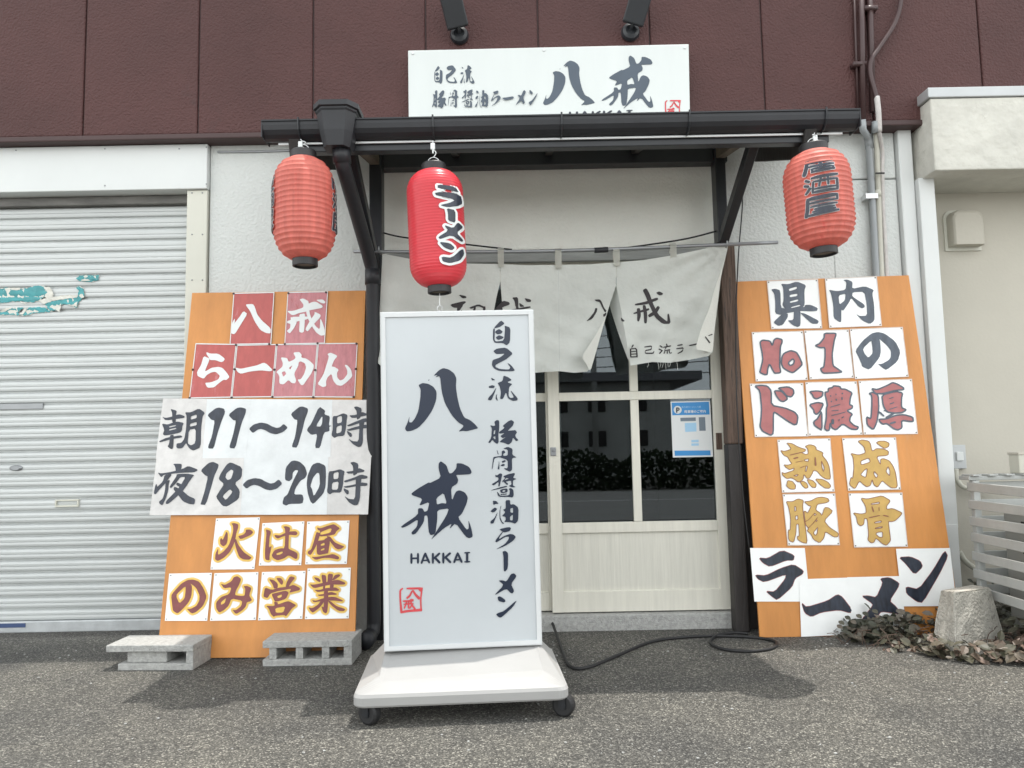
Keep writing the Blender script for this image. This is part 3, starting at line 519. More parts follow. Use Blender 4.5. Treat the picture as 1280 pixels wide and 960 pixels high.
# lanterns
g('ramen_l', 500, 195, 5.05, "238 190 350 190 370 222 240 215/220 240 380 230 390 280 360 310 300 330 250 320 310 300 345 275 230 260/292 335 345 340 345 420 300 412 300 370/360 410 395 430 350 480 395 515 380 530 320 500 250 530 240 515 300 475 275 440 330 455/245 545 310 550 340 575 320 595 275 580/390 565 398 600 370 650 310 675 265 665 258 635 320 640")
g('izakaya', 975, 170, 6, "s 196 200 28.6 380 190 28.6/s 203 200 26.2 205 260 28.6 192 316 28.6/s 381 192 18.6 383 226 18.6/s 206 236 16.1 382 228 16.1/s 216 262 17.4 388 254 19.8/s 300 236 21.1 300 272 23.7/s 236 282 16.1 384 274 16.1/s 242 282 16.1 246 302 16.1/s 384 276 16.1 380 298 16.1/s 240 303 18.6 390 292 18.6/s 200 355 18.6 226 368 18.6/s 194 390 18.6 222 400 18.6/s 204 452 16.1 232 414 23.7/s 240 347 21.1 406 335 21.1/s 250 374 16.1 405 365 16.1/s 251 374 16.1 249 450 16.1/s 405 366 18.6 409 442 18.6/s 250 449 18.6 410 440 18.6/s 302 347 16.1 290 410 16.1/s 345 342 16.1 350 405 16.1/s 256 426 16.1 405 418 16.1/s 215 492 26.2 405 480 26.2/s 217 490 23.7 216 560 26.2 208 610 26.2/s 405 482 16.1 407 512 16.1/s 220 522 16.1 405 512 16.1/s 236 547 16.1 405 538 16.1/s 300 547 16.1 270 566 16.1 340 562 16.1/s 262 567 16.1 390 558 16.1/s 320 560 18.6 320 600 18.6/s 250 584 16.1 396 573 16.1/s 226 606 21.1 415 588 21.1")
# ------------------------------------------------------------------ ground
bm = BM(); v = [bm.verts.new(p) for p in ((-60, -60, 0), (60, -60, 0), (60, 60, 0), (-60, 60, 0))]; bm.faces.new(v)
tag(obj('ground', bm, MT['asphalt']), kind='structure')
bm = BM(); v = [bm.verts.new(p) for p in ((-50, -7.6, .004), (50, -7.6, .004), (50, -1.6, .004), (-50, -1.6, .004))]; bm.faces.new(v)
tag(obj('road', bm, MT['road']), kind='structure')
bm = BM(); v = [bm.verts.new(p) for p in ((-30, -5.0, .008), (30, -5.0, .008), (30, -4.87, .008), (-30, -4.87, .008))]; bm.faces.new(v)
tag(obj('road_marking', bm, MT['line']), kind='structure')

# ------------------------------------------------------------------ the shop building
WY, CY = 3.63, 3.55
zc = P(640, 167, CY).z                      # underside of the brown cladding
XL, XR = -4.2, 4.6
shop = thing('shop_building', 'white stucco shop building with brown cladding above, roller shutter and sliding doors', 'building', (0, WY, 0))
seam_px = [103.5, 247, 391, 533, 675, 816, 957.6, 1092, 1232]
seams = [P(px, 150, CY).x for px in seam_px]
dx = .545
seams = [seams[0] - dx * k for k in range(5, 0, -1)] + seams + [seams[-1] + dx * k for k in range(1, 4)]
bm = BM(); edges = [XL] + [s for s in seams if XL < s < XR] + [XR]
for a, b in zip(edges, edges[1:]):
    box(bm, (a + .003, CY, zc + .03), (b - .003, CY + .12, 3.20), .007, 2)
obj('upper_cladding', bm, MT['clad'], shop)
bm = BM(); box(bm, (XL, CY + .012, zc + .031), (XR, CY + .2, 3.19)); obj('cladding_joint', bm, MT['clad_lip'], shop)
bm = BM(); box(bm, (XL, CY - .012, zc), (XR, CY + .2, zc + .028), .006); obj('cladding_trim', bm, MT['clad_lip'], shop)
bm = BM(); box(bm, (XL, CY + .21, zc + .2), (XR, 9.5, 3.18)); obj('roof', bm, MT['clad_lip'], shop)
xs1 = P(262, 300, WY).x; xd0 = P(474, 400, WY).x; xd1 = P(915, 450, WY).x; xw1 = P(1132, 400, WY).x
zhead = P(640, 318, WY).z
bm = BM(); box(bm, (xs1, WY, -.02), (xd0, WY + .14, zc + .02)); obj('stucco_wall', bm, MT['stucco'], shop)
bm = BM(); box(bm, (xd1, WY, -.02), (P(1041, 300, WY).x, WY + .14, zc + .02)); obj('stucco_wall', bm, MT['stucco'], shop)
for (pa, pb, ya, yb) in ((1041, 1128, 0, 223), (1041, 1132, 224.5, 900)):
    za = P(1090, yb, WY).z if yb < 900 else -.02; zb = P(1090, ya, WY).z if ya else zc + .02
    bm = BM(); box(bm, (P(pa, 300, WY).x + .003, WY + .001, za), (xw1, WY + .14, zb), .004, 1); obj('stucco_wall', bm, MT['stucco'], shop)
bm = BM(); box(bm, (xd0 + .002, WY + .006, zhead), (xd1 - .002, WY + .14, zc + .02)); obj('wall_over_door', bm, MT['stucco_in'], shop)
bm = BM(); box(bm, (xd0 + .002, WY - .025, P(700, 328, WY).z), (xd1 - .002, WY + .005, P(700, 315, WY).z), .004); obj('head_rail', bm, MT['greyrail'], shop)
# corner trim, square post, recessed wall on the right
xt = P(1155, 400, 3.60).x
bm = BM(); box(bm, (xw1 + .004, 3.60, -.02), (xt, 3.80, zc + .01), .006); obj('corner_trim', bm, MT['white_paint'], shop)
xp0, xp1 = P(1157, 400, 3.57).x + .012, P(1170, 300, 3.57).x + .012
bm = BM(); box(bm, (xp0, 3.57, P(1190, 660, 3.57).z), (xp1, 3.62, P(1160, 222, 3.57).z), .004)
box(bm, (xp0 + .006, 3.566, .02), (xp1 - .004, 3.612, P(1190, 655, 3.57).z), .004)
obj('square_downpipe', bm, MT['white_paint'], shop)
bm = BM(); box(bm, (xt + .002, 3.80, -.02), (XR, 3.95, zc + .4)); obj('recessed_wall', bm, MT['beige'], shop)
bm = BM(); box(bm, (xt + .03, 3.775, P(1230, 238, 3.775).z), (XR, 3.799, P(1230, 231, 3.775).z)); obj('wall_batten', bm, MT['steel'], shop)
px0 = P(1166, 170, 3.46).x; pz0 = P(1166, 213, 3.46).z; pz1 = P(1166, 123, 3.46).z; pz2 = P(1166, 110, 3.46).z
bm = BM(); box(bm, (px0, 3.46, pz0), (XR, 3.81, pz1), .006, 2); hood = obj('porch_slab', bm, MT['plaster'], shop)
bm = BM(); box(bm, (px0 - .012, 3.452, pz1 + .002), (XR, 3.70, pz2), .004); obj('porch_cap', bm, MT['alu'], shop)
# vent hood
vy = 3.80; vx0, vx1 = P(1179, 290, vy).x, P(1222, 290, vy).x; vz0, vz1 = P(1200, 314, vy).z, P(1200, 264, vy).z
bm = BM()
def arch(x0, x1, z0, z1, r):
    pts = [(x0, z0), (x1, z0)]
    for cx, a0 in ((x1 - r, 0), (x0 + r, 90)):
        for k in range(7):
            a = R(a0 + 15 * k); pts.append((cx + r * math.cos(a), z1 - r + r * math.sin(a)))
    return pts
ol = arch(vx0 + .014, vx1 - .004, vz0 + .018, vz1 - .01, .04)
rgs = [[bm.verts.new((x, y, z)) for x, z in o_2] for y, o_2 in ((vy, ol), (vy - .045, ol), (vy - .062, arch(vx0 + .017, vx1 - .007, vz0 + .018, vz1 - .017, .038)), (vy - .070, arch(vx0 + .024, vx1 - .014, vz0 + .018, vz1 - .032, .035)))]
for la, lb in zip(rgs, rgs[1:]):
    for i in range(len(ol)): bm.faces.new((la[i], la[(i + 1) % len(ol)], lb[(i + 1) % len(ol)], lb[i]))
bm.faces.new(rgs[0]); bm.faces.new(rgs[-1][::-1])
vh = obj('vent_hood', bm, MT['beige'], shop)
bm = BM(); ol = arch(vx0, vx1 + .008, vz0, vz1 + .002, .045)
la = [bm.verts.new((x, vy + .001, z)) for x, z in ol]; lb = [bm.verts.new((x, vy - .010, z)) for x, z in ol]
for i in range(len(ol)): bm.faces.new((la[i], la[(i + 1) % len(ol)], lb[(i + 1) % len(ol)], lb[i]))
bm.faces.new(la); bm.faces.new(lb[::-1])
obj('vent_flange', bm, MT['cream_metal'], vh)
# switch box and its conduit
a, b = P(1188, 586, 3.80), P(1203, 556, 3.80)
bm = BM(); box(bm, (a.x, 3.775, a.z), (b.x, 3.80, b.z), .003); sw = obj('switch_box', bm, MT['alu'], shop)
bm = BM(); box(bm, (a.x + .018, 3.766, a.z + .04), (b.x - .018, 3.776, b.z - .035), .002); obj('switch_lever', bm, MT['white_paint'], sw)
bm = BM(); tube(bm, [P(1195, 586, 3.785), P(1196, 598, 3.78), P(1203, 608, 3.77), P(1216, 611, 3.76), P(1245, 611, 3.74)], .012, smooth=5)
tube(bm, [P(1199, 690, 3.785), P(1207, 702, 3.78), P(1222, 712, 3.76), P(1240, 716, 3.74)], .014, smooth=5)
obj('conduit', bm, MT['pvcbeige'], shop, smooth=True)

bm = BM(); tube(bm, [P(272, 190, WY - .004), P(318, 189.5, WY - .005), P(366, 188, WY - .004)], .006, 6); obj('flat_conduit', bm, MT['steel'], shop)
# left bay: lintel, pilaster, shutter
z237 = P(130, 238, 3.595).z
bm = BM(); box(bm, (XL, 3.595, z237), (xs1 - .004, 3.76, zc - .002), .004); lint = obj('lintel_panel', bm, MT['white_paint'], shop)
xq = P(232.5, 300, 3.61).x
bm = BM(); box(bm, (xq, 3.61, 0), (xs1 - .006, 3.76, z237 - .002), .004); pil = obj('pilaster', bm, MT['cream_metal'], shop)
bm = BM()
for py in (241, 293, 350, 420, 500):
    for px in (240, 253):
        lathe(bm, [(.0025, 3.606), (.004, 3.6095)], 8, 'Y', (P(px, py, 3.61).x, 0, P(px, py, 3.61).z))
for px, py in ((131, 186), (224, 186), (258, 184), (258, 230), (131, 232), (20, 188)):
    lathe(bm, [(.0025, 3.591), (.004, 3.5945)], 8, 'Y', (P(px, py, 3.595).x, 0, P(px, py, 3.595).z))
obj('screw_heads', bm, MT['steel'], pil)
SY = 3.70; sz1 = P(120, 230, SY).z; pitch = .0583
zr0, zr1 = P(100, 789, SY).z, P(100, 776, SY).z
prof = [(0, .015), (.09, .015), (.115, .006), (.135, .006), (.16, .0008), (.30, -.0008), (.46, .0), (.49, .0026), (.52, .0), (.68, -.0008), (.84, .0008), (.87, .004), (.90, .004), (.93, .011)]
bm = BM(); la, lb = [], []
k = 0; z = zr1
while z < sz1:
    for t, y in prof:
        zz = zr1 + (k + t) * pitch
        la.append(bm.verts.new((XL, SY + y, zz))); lb.append(bm.verts.new((xq + .005, SY + y, zz)))
    k += 1; z = zr1 + k * pitch
for i in range(len(la) - 1): bm.faces.new((la[i], lb[i], lb[i + 1], la[i + 1]))
shut = obj('roller_shutter', bm, MT['shutter'], shop)
bm = BM(); box(bm, (XL, SY - .012, max(zr0, .006)), (xq + .004, SY + .03, zr1 + .004), .004); obj('bottom_rail', bm, MT['rail'], shut)
bm = BM(); box(bm, (XL, 3.672, z237 - .045), (xq, 3.76, z237 - .003), .003); obj('shutter_housing', bm, MT['housing'], shut)
a, b = P(-40, 513, SY - .004), P(54, 504, SY - .004)
bm = BM(); box(bm, (a.x, SY - .006, a.z), (b.x, SY + .004, b.z), .002); obj('name_plate', bm, MT['steel'], shut)
c = P(20, 585, SY - .004); bm = BM(); lathe(bm, [(.022, SY - .012), (.031, SY - .006), (.031, SY + .004)], 24, 'Y', (0, 0, 0))
for v in bm.verts: v.co = Vector((v.co.x + c.x, v.co.y, v.co.z * .45 + c.z))
obj('lock', bm, MT['steel'], shut)
a, b = P(69, 634, SY - .004), P(99, 624, SY - .004)
bm = BM(); z_, w_ = a.z, .008
box(bm, (a.x, SY - .01, a.z), (b.x, SY + .01, a.z + w_), .002); box(bm, (a.x, SY - .01, b.z - w_), (b.x, SY + .01, b.z), .002)
box(bm, (a.x, SY - .01, a.z + w_), (a.x + w_, SY + .01, b.z - w_), .002); box(bm, (b.x - w_, SY - .01, a.z + w_), (b.x, SY + .01, b.z - w_), .002)
box(bm, (a.x + w_, SY + .002, a.z + w_), (b.x - w_, SY + .008, b.z - w_))
obj('letter_slot', bm, MT['cream_metal'], shut)
a, b = P(-60, 786, SY - .013), P(32, 779, SY - .013)
bm = BM(); box(bm, (a.x, SY - .0145, a.z), (b.x, SY - .0118, b.z), .0008, 1); obj('maker_label', bm, MT['navy'], shut)
# torn teal stickers
def wob(px, py, o):
    p = P(px, py, SY - .004); return Vector((p.x, SY - .0035 - o - .004 * abs(math.sin(px * .31) * math.sin(py * .5)), p.z))
def S(d):
    return [[[(float(v) / 9.143, 330 + float(u) / 9.143) for v, u in zip(lp.split()[::2], lp.split()[1::2])] for lp in sh.split('|')] for sh in d.split('/')]
teal = S("-400 300 -200 270 0 285 90 270 140 295 230 290 320 275 380 255 470 250 520 265 545 320 505 375 440 420 370 440 250 425 110 430 0 450 -200 440 -400 450/-400 540 -100 540 40 550 140 505 270 500 200 555 240 580 330 500 440 490 520 500 575 545 400 560 290 590 150 580 0 580 -400 580/520 455 620 420 760 400 890 370 905 310 875 270 900 250 960 290 965 370 900 430 880 500 800 470 720 455 650 520 570 540/870 165 910 130 1135 128 1130 185 1050 205 900 190")
white = S("500 262 570 265 600 300 620 350 590 400 540 400 510 375 545 325/430 425 520 395 610 375 720 360 890 355 880 385 740 400 590 425 510 455/640 520 705 450 685 550 660 540/770 465 830 465 890 430 885 490/230 575 290 505 310 520 260 580/135 275 235 275 235 300 135 300/920 185 975 168 1040 185 960 198/230 430 290 440 310 460 250 445/0 545 80 500 150 500 60 545")
rj = random.Random(9)
def ragged(shapes, a):
    out = []
    for loops in shapes:
        nl = []
        for lp in loops:
            d = []
            for i, p in enumerate(lp):
                q = lp[(i + 1) % len(lp)]; L_ = math.hypot(q[0] - p[0], q[1] - p[1]); n_ = max(1, int(L_ / 1.6))
                for k in range(n_):
                    t = k / n_; o_2 = rj.uniform(-a, a) if k else 0
                    d.append((p[0] + (q[0] - p[0]) * t - (q[1] - p[1]) / L_ * o_2, p[1] + (q[1] - p[1]) * t + (q[0] - p[0]) / L_ * o_2))
            nl.append(d)
        out.append(nl)
    return out
fringe = ragged(teal, 1.3); teal = ragged(teal, .7); white = ragged(white, .5)
bm = BM(); fill(bm, fringe, wob, -.0009); obj('sticker_backing', bm, MT['stickerwhite'], shut)
bm = BM(); fill(bm, teal, wob, .0, grid=4); st_ = obj('torn_sticker', bm, MT['teal'], shut)
bm = BM(); fill(bm, white, wob, .0015, grid=4); obj('sticker_backing', bm, MT['stickerwhite'], shut)

# door opening: posts, jambs, two sliding doors, sill, dark room
jz = P(700, 334, 3.66).z
sy0, sy1 = 3.52, 3.80; sz = P(800, 768, 3.62).z
bm = BM(); box(bm, (P(470, 775, 3.62).x, 3.62, -.01), (P(921, 775, 3.62).x, 3.80, sz), .006); obj('door_sill', bm, MT['concrete'], shop)
bm = BM(); box(bm, (xd1 - .035, 3.65, sz), (xd1 - .002, 3.80, zhead)); box(bm, (xd0 + .002, 3.65, sz), (xd0 + .03, 3.80, zhead)); box(bm, (xd0 + .03, 3.655, jz), (xd1 - .035, 3.80, zhead)); obj('door_jamb', bm, MT['doorcream'], shop)
def door(y, x0, x1, st, mun, name='sliding_door'):
    zt = jz - .004; zb = sz + .006
    q = lambda py, px=750: P(px, py, y).z
    z1, z2, z3, z4, z5 = q(490), q(500.5), q(653), q(666), q(739)
    bm = BM(); t = .035
    box(bm, (x0, y, zb), (x0 + st, y + t, zt), .002); box(bm, (x1 - st * 1.35, y, zb), (x1, y + t, zt), .002)
    i0, i1 = x0 + st, x1 - st * 1.35
    box(bm, (i0, y + .001, z2), (i1, y + t - .001, z1), .002) ; box(bm, (i0, y + .001, z4), (i1, y + t - .001, z3), .002)
    box(bm, (i0, y + .001, zb), (i1, y + t - .001, z5), .002); box(bm, (i0, y + .001, zt - .05), (i1, y + t - .001, zt), .002)
    box(bm, (mun, y + .002, z1 + .001), (mun + .04, y + t - .002, zt - .051), .002); box(bm, (mun, y + .002, z3 + .001), (mun + .04, y + t - .002, z2 - .001), .002)
    d = obj(name, bm, MT['doorcream'], shop)
    bm = BM(); box(bm, (i0, y + .012, z5), (i1, y + .022, z4)); obj('door_panel', bm, MT['doorpanel'], d)
    for (a, b, c, e) in ((i0, mun, z1, zt - .05), (mun + .04, i1, z1, zt - .05), (i0, mun, z3, z2), (mun + .04, i1, z3, z2)):
        bm = BM(); box(bm, (a, y + .016, c), (b, y + .020, e)); obj('glass_pane', bm, MT['glass'], d)
    return d
y1, y2 = 3.66, 3.705
xm = P(795, 560, y1).x - .02
d1 = door(y1, P(687, 600, y1).x, P(914, 600, y1).x, .055, xm)
xl0 = xd0 + .032; xl1 = P(703, 600, y2).x
d2 = door(y2, xl0, xl1, .055, (xl0 + xl1) / 2 - .02)
a, b = P(895.5, 562, y1), P(902, 541, y1)
bm = BM(); box(bm, (a.x, y1 - .003, a.z), (b.x, y1 + .002, b.z), .001); obj('finger_pull', bm, MT['oldwood'], d1)
a, b = P(688, 570, y1), P(695, 559, y1)
bm = BM(); box(bm, (a.x, y1 - .006, a.z), (b.x, y1 + .002, b.z), .003); lathe(bm, [(.004, y1 - .010), (.007, y1 - .006)], 12, 'Y', ((a.x + b.x) / 2, 0, (a.z + b.z) / 2 + .004)); obj('door_lock', bm, MT['steel'], d1)
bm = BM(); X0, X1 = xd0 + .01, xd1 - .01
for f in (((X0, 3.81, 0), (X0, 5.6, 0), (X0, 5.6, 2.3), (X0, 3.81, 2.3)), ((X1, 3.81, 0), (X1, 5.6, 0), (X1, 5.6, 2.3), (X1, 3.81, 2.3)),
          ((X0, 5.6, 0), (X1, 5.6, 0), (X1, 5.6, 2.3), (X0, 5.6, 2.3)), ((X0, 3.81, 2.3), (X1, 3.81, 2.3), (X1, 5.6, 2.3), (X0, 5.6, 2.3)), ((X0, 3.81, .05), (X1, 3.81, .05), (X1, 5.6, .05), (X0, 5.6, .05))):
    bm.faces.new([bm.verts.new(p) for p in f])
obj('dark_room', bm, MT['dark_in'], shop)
bm = BM(); box(bm, (P(917, 560, 3.6).x, 3.595, 0), (P(950, 560, 3.6).x, WY - .002, P(930, 380, 3.6).z), .004); obj('door_post_board', bm, MT['darkwood'], shop)

# pipes on the facade
bm = BM(); tube(bm, [P(1076, -60, 3.52), P(1079, 152, 3.52)], .013); tube(bm, [P(1086, -60, 3.53), P(1091, 140, 3.53)], .014)
tube(bm, [P(1066, -60, 3.535), P(1073, 150, 3.535)], .006)
tube(bm, [P(1130, -60, 3.52), P(1126, 0, 3.52), P(1118, 30, 3.52), P(1100, 58, 3.52), P(1089, 75, 3.51), P(1088, 92, 3.51), P(1093, 112, 3.51), P(1096, 124, 3.51)], .011, smooth=5)
for (px, py) in ((1072, 80), (1086, 10)): box(bm, P(px - 6, py + 3, 3.52) - Vector((0, .012, 0)), P(px + 10, py - 2, 3.52) + Vector((0, .03, 0)))
obj('brown_conduit', bm, MT['brownpipe'], shop, smooth=True)
bm = BM(); tube(bm, [P(1096, 121, 3.51), P(1098, 140, 3.51), P(1099, 165, 3.53)], .013, smooth=4); obj('taped_hose', bm, MT['tape'], shop, smooth=True)
bm = BM(); tube(bm, [P(1078, 150, 3.52), P(1079, 163, 3.53), P(1085, 171, 3.57), P(1086, 180, 3.59), P(1091, 260, 3.6), P(1103, 500, 3.6), P(1114, 780, 3.6)], .016)
tube(bm, [P(1095, 152, 3.53), P(1095, 166, 3.54)], .020); tube(bm, [P(1085, 168, 3.58), P(1087, 186, 3.595)], .02)
obj('grey_pipe', bm, MT['pvcgrey'], shop, smooth=True)
bm = BM(); tube(bm, [P(1095, 160, 3.54), P(1096, 185, 3.585), P(1100, 300, 3.6), P(1111, 560, 3.6), P(1119, 780, 3.6)], .0125); tube(bm, [P(1097, 238, 3.592), P(1097.5, 246, 3.592)], .016)
obj('beige_pipe', bm, MT['pvcbeige'], shop, smooth=True)
bm = BM(); pts = [P(1099, 165, 3.53), P(1103, 190, 3.585), P(1103, 215, 3.59), P(1104, 260, 3.6), P(1108, 330, 3.6), P(1122, 620, 3.6), P(1127, 780, 3.6)]
tube(bm, crom([Vector(p) for p in pts], 30), lambda t: .0095 + .0013 * math.sin(t * 600), seg=8); obj('insulated_hose', bm, MT['tape'], shop, smooth=True)
bm = BM(); a = P(1080, 250, 3.6); b = P(1098, 243, 3.6); box(bm, (a.x, 3.578, a.z), (b.x - .012, 3.584, b.z), .001); box(bm, (a.x, 3.583, a.z), (a.x + .014, WY, b.z), .001); obj('pipe_clip', bm, MT['lightsteel'], shop)
for py in (152, 218):
    bm = BM(); c = P(1098, py, 3.575); box(bm, (c.x - .022, 3.555, c.z - .004), (c.x + .022, 3.563, c.z + .004), .002); obj('cable_tie', bm, MT['wire'], shop)

# ------------------------------------------------------------------ entrance canopy
cano = thing('entrance_canopy', 'black lean-to canopy with gutter, brackets and bent downpipe over the entrance', 'canopy', (0.2, 3.2, 2.1))
GY = 2.92
gx0, gx1 = P(327, 150, GY).x, P(1075, 136, GY).x; gzt = P(700, 143, GY).z; gh = .072
bm = BM(); pr = [(GY - .005, gzt - .006), (GY - .005, gzt), (GY, gzt)]
for i in range(9):
    t = math.pi * i / 8; pr.append((GY + .05 - .05 * math.cos(t), gzt - .020 - .05 * math.sin(t)))
pr.append((GY + .10, gzt))
inn = [(GY + .097, gzt)] + [(GY + .05 + .047 * math.cos(math.pi * i / 8), gzt - .020 - .047 * math.sin(math.pi * i / 8)) for i in range(9)] + [(GY + .003, gzt - .006)]
full = pr + inn
A = [bm.verts.new((gx0, y, z)) for y, z in full]; B = [bm.verts.new((gx1, y, z)) for y, z in full]
for i in range(len(full)): bm.faces.new((A[i], A[(i + 1) % len(full)], B[(i + 1) % len(full)], B[i]))
box(bm, (gx0 - .002, GY - .001, gzt - .07), (gx0 + .003, GY + .1, gzt - .002)); box(bm, (gx1 - .003, GY - .001, gzt - .07), (gx1 + .002, GY + .1, gzt - .002))
obj('gutter', bm, MT['black_pvc'], cano)
gpx = [373, 541, 702, 862, 1033]
for px in gpx:
    x = P(px, 150, GY).x
    bm = BM(); pts = [(x, GY - .007, gzt + .006)] + [(x, y - .004 * math.cos(math.pi * i / 8) * 1.2, z - .004 * math.sin(math.pi * i / 8)) for i, (y, z) in enumerate(pr[-10:-1])] + [(x, GY + .105, gzt + .004)]
    tube(bm, pts, .004, 6); obj('gutter_hanger', bm, MT['black'], cano)
rz0 = gzt + .004; rz1 = 2.41
bm = BM(); slab(bm, [(gx0 + .02, GY + .055, rz0), (gx1 - .02, GY + .055, rz0), (gx1 - .02, CY - .015, rz1), (gx0 + .02, CY - .015, rz1)], (0, -.3, 1), .018)
obj('roof_sheet', bm, MT['underroof'], cano)
bm = BM(); z = P(640, 175, GY + .06).z; box(bm, (gx0 + .05, GY + .056, z - .004), (gx1 - .05, GY + .064, gzt - .072), .001); obj('drip_edge', bm, MT['lightsteel'], cano)
bm = BM(); zf = P(640, 190, 3.03).z; box(bm, (gx0 + .10, 2.99, zf), (gx1 - .10, 3.035, zf + .05), .003); obj('front_purlin', bm, MT['black'], cano)
bm = BM(); zl = P(690, 206, 3.56).z; box(bm, (xd0 + .01, 3.555, zl), (xd1 - .0, 3.628, zl + .075), .003); obj('ledger_beam', bm, MT['black'], cano)
px_l, px_r = (P(462, 500, 3.52).x, P(478, 500, 3.52).x), (P(896, 250, 3.52).x, P(909, 250, 3.52).x)
bm = BM(); box(bm, (px_l[0], 3.52, 0), (px_l[1], 3.60, zl + .074), .004); obj('post', bm, MT['black'], cano)
bm = BM(); zj = P(905, 302, 3.52).z; box(bm, (px_r[0], 3.52, zj), (px_r[1], 3.60, zl + .074), .004); obj('post', bm, MT['black'], cano)
zk = P(915, 555, 3.52).z
bm = BM(); box(bm, (px_r[0] + .006, 3.53, zk), (px_r[1] + .03, 3.61, zj + .0), .007); obj('weathered_post', bm, MT['oldwood'], cano)
bm = BM(); box(bm, (px_r[0] + .006, 3.535, 0), (px_r[1] + .02, 3.61, zk), .006); obj('post_foot', bm, MT['darkwood'], cano)
for s, xa, xg in ((-1, sum(px_l) / 2, -.865), (1, sum(px_r) / 2, 1.235)):
    bm = BM(); beam(bm, (xa, 3.56, zl + .035), (xa + .05 * s, 2.985, zl - .045), .045, .055); obj('bracket_arm', bm, MT['beamwood'], cano)
    bm = BM(); beam(bm, (xa, 3.53, P(905, 300 if s > 0 else 328, 3.53).z), (xa + .03 * s, 3.05, zl - .05), .042, .05, up=(0, 1, 1)); obj('brace', bm, MT['black'], cano)
    bm = BM(); beam(bm, (xg, 3.56, zl + .065), (xg, 2.97, zf - .008), .05, .13); obj('rafter', bm, MT['darkwood'], cano)
for xg in (-.25, .2, .62):
    bm = BM(); beam(bm, (xg, 3.56, zl + .07), (xg, 2.99, zf + .06), .035, .045); obj('rafter', bm, MT['darkwood'], cano)
# hopper and bent downpipe
hx = P(420, 150, 2.90).x; hz1 = P(420, 131, 2.90).z; hz0 = P(420, 183, 2.90).z; hh = hz1 - hz0
def ring_oct(w1, d1, z): return [Vector((hx + w1 * a, 2.935 + d1 * b, z)) for a, b in ((-1, -.45), (-.62, -1), (.62, -1), (1, -.45), (1, .8), (-1, .8))]
bm = BM(); lv = [(.052, .052, hz0), (.066, .064, hz0 + hh * .35), (.078, .072, hz0 + hh * .78), (.082, .076, hz0 + hh * .82), (.082, .076, hz0 + hh * .86), (.09, .084, hz0 + hh * .88), (.09, .084, hz1), (.08, .076, hz1), (.07, .066, hz1 - .03)]
rg = [[bm.verts.new(p) for p in ring_oct(*l)] for l in lv]
for a, b in zip(rg, rg[1:]):
    for i in range(6): bm.faces.new((a[i], a[(i + 1) % 6], b[(i + 1) % 6], b[i]))
bm.faces.new(rg[0][::-1]); bm.faces.new(rg[-1]); obj('rain_hopper', bm, MT['black_pvc'], cano)
dpx = P(467, 500, 3.45).x
p0 = Vector((hx + .012, 2.94, hz0 + .01)); p1 = Vector((hx + .014, 2.95, hz0 - .05)); p3 = Vector((dpx, 3.44, P(467, 340, 3.44).z)); p2 = p3 + Vector((-.012, -.02, .06))
bm = BM(); tube(bm, [p0, p1 + Vector((0, 0, .02)), p1, p1 + (p2 - p1) * .06, p1 + (p2 - p1) * .94, p2 + (p3 - p2) * .5, p3, Vector((dpx, 3.44, .10)), Vector((dpx - .002, 3.435, .065)), Vector((dpx - .012, 3.40, .047)), Vector((dpx - .02, 3.33, .042))], .031, 14)
obj('downpipe', bm, MT['black_pvc'], cano, smooth=True)
for a_, b_2 in ((p0, p1), (p3 + Vector((0, 0, .01)), p3 - Vector((0, 0, .06))), (Vector((dpx - .012, 3.39, .047)), Vector((dpx - .02, 3.325, .042)))):
    bm = BM(); tube(bm, [a_, b_2], .0365, 14); obj('pipe_socket', bm, MT['black_pvc'], cano, smooth=True)

# ------------------------------------------------------------------ name board over the canopy
SBY = 3.49; spl = YP(SBY)
sb = thing('shop_sign', 'long white name board with brush lettering on brown cladding above the canopy', 'sign', P(686, 150, SBY))
ca, cb, cc, cd = P(510, 63, SBY), P(861, 55, SBY), P(863, 166, SBY), P(511, 172, SBY)
bm = BM(); slab(bm, [cd, cc, cb, ca], (0, 1, 0), .045, .003); obj('sign_panel', bm, MT['signwhite'], sb)
def put(parts, fn, off, m, parent, name='lettering', label=None, step=.00012, grid=None):
    bm = BM(); k = 0
    for sh in parts:
        fill(bm, sh, fn, off + k * step, step, grid); k += len(sh)
    return obj(name, bm, m, parent, label)
row = [('ji', 543, 82.5, 553.2, 104.7), ('ko', 557.3, 81.6, 571.3, 104), ('ryu', 575.2, 81.4, 593.2, 104.5),
       ('ton', 540, 112.7, 558, 135.2), ('kotsu', 560, 112, 573.4, 134.7), ('sho', 576.8, 111.8, 591.5, 134.5), ('yu', 594, 112.5, 610.2, 134),
       ('ra', 613.8, 113.2, 625.8, 132.4), ('bar_h', 628, 120.5, 642.4, 125.2), ('me', 645, 112.7, 657.2, 131), ('n', 661, 112.5, 672, 131)]
put([fit(G[n], a, b, c, d) for n, a, b, c, d in row], spl, .0015, MT['ink_sign'], sb, label='small faded brush lettering')
put([fit(G['hachi'], 679, 75.8, 743.3, 131.4), fit(G['kai'], 752, 69.5, 816.5, 135.8)], spl, .0015, MT['ink_sign'], sb, label='two large brush characters')
put([fit(G['roman'], 711, 138.4, 791, 149.5, -.016)], spl, .0015, MT['ink'], sb, label='roman letters half hidden by the gutter')
put([fit(G['stamp'], 831, 124.8, 851, 147)], spl, .0015, MT['red'], sb, name='stamp', label='red seal stamp')
for px, py in ((516, 67), (680, 63), (856, 60)):
    bm = BM(); p = P(px, py, SBY); lathe(bm, [(.005, SBY - .005), (.008, SBY + .001)], 12, 'Y', (p.x, 0, p.z)); obj('bolt', bm, MT['lightsteel'], sb)

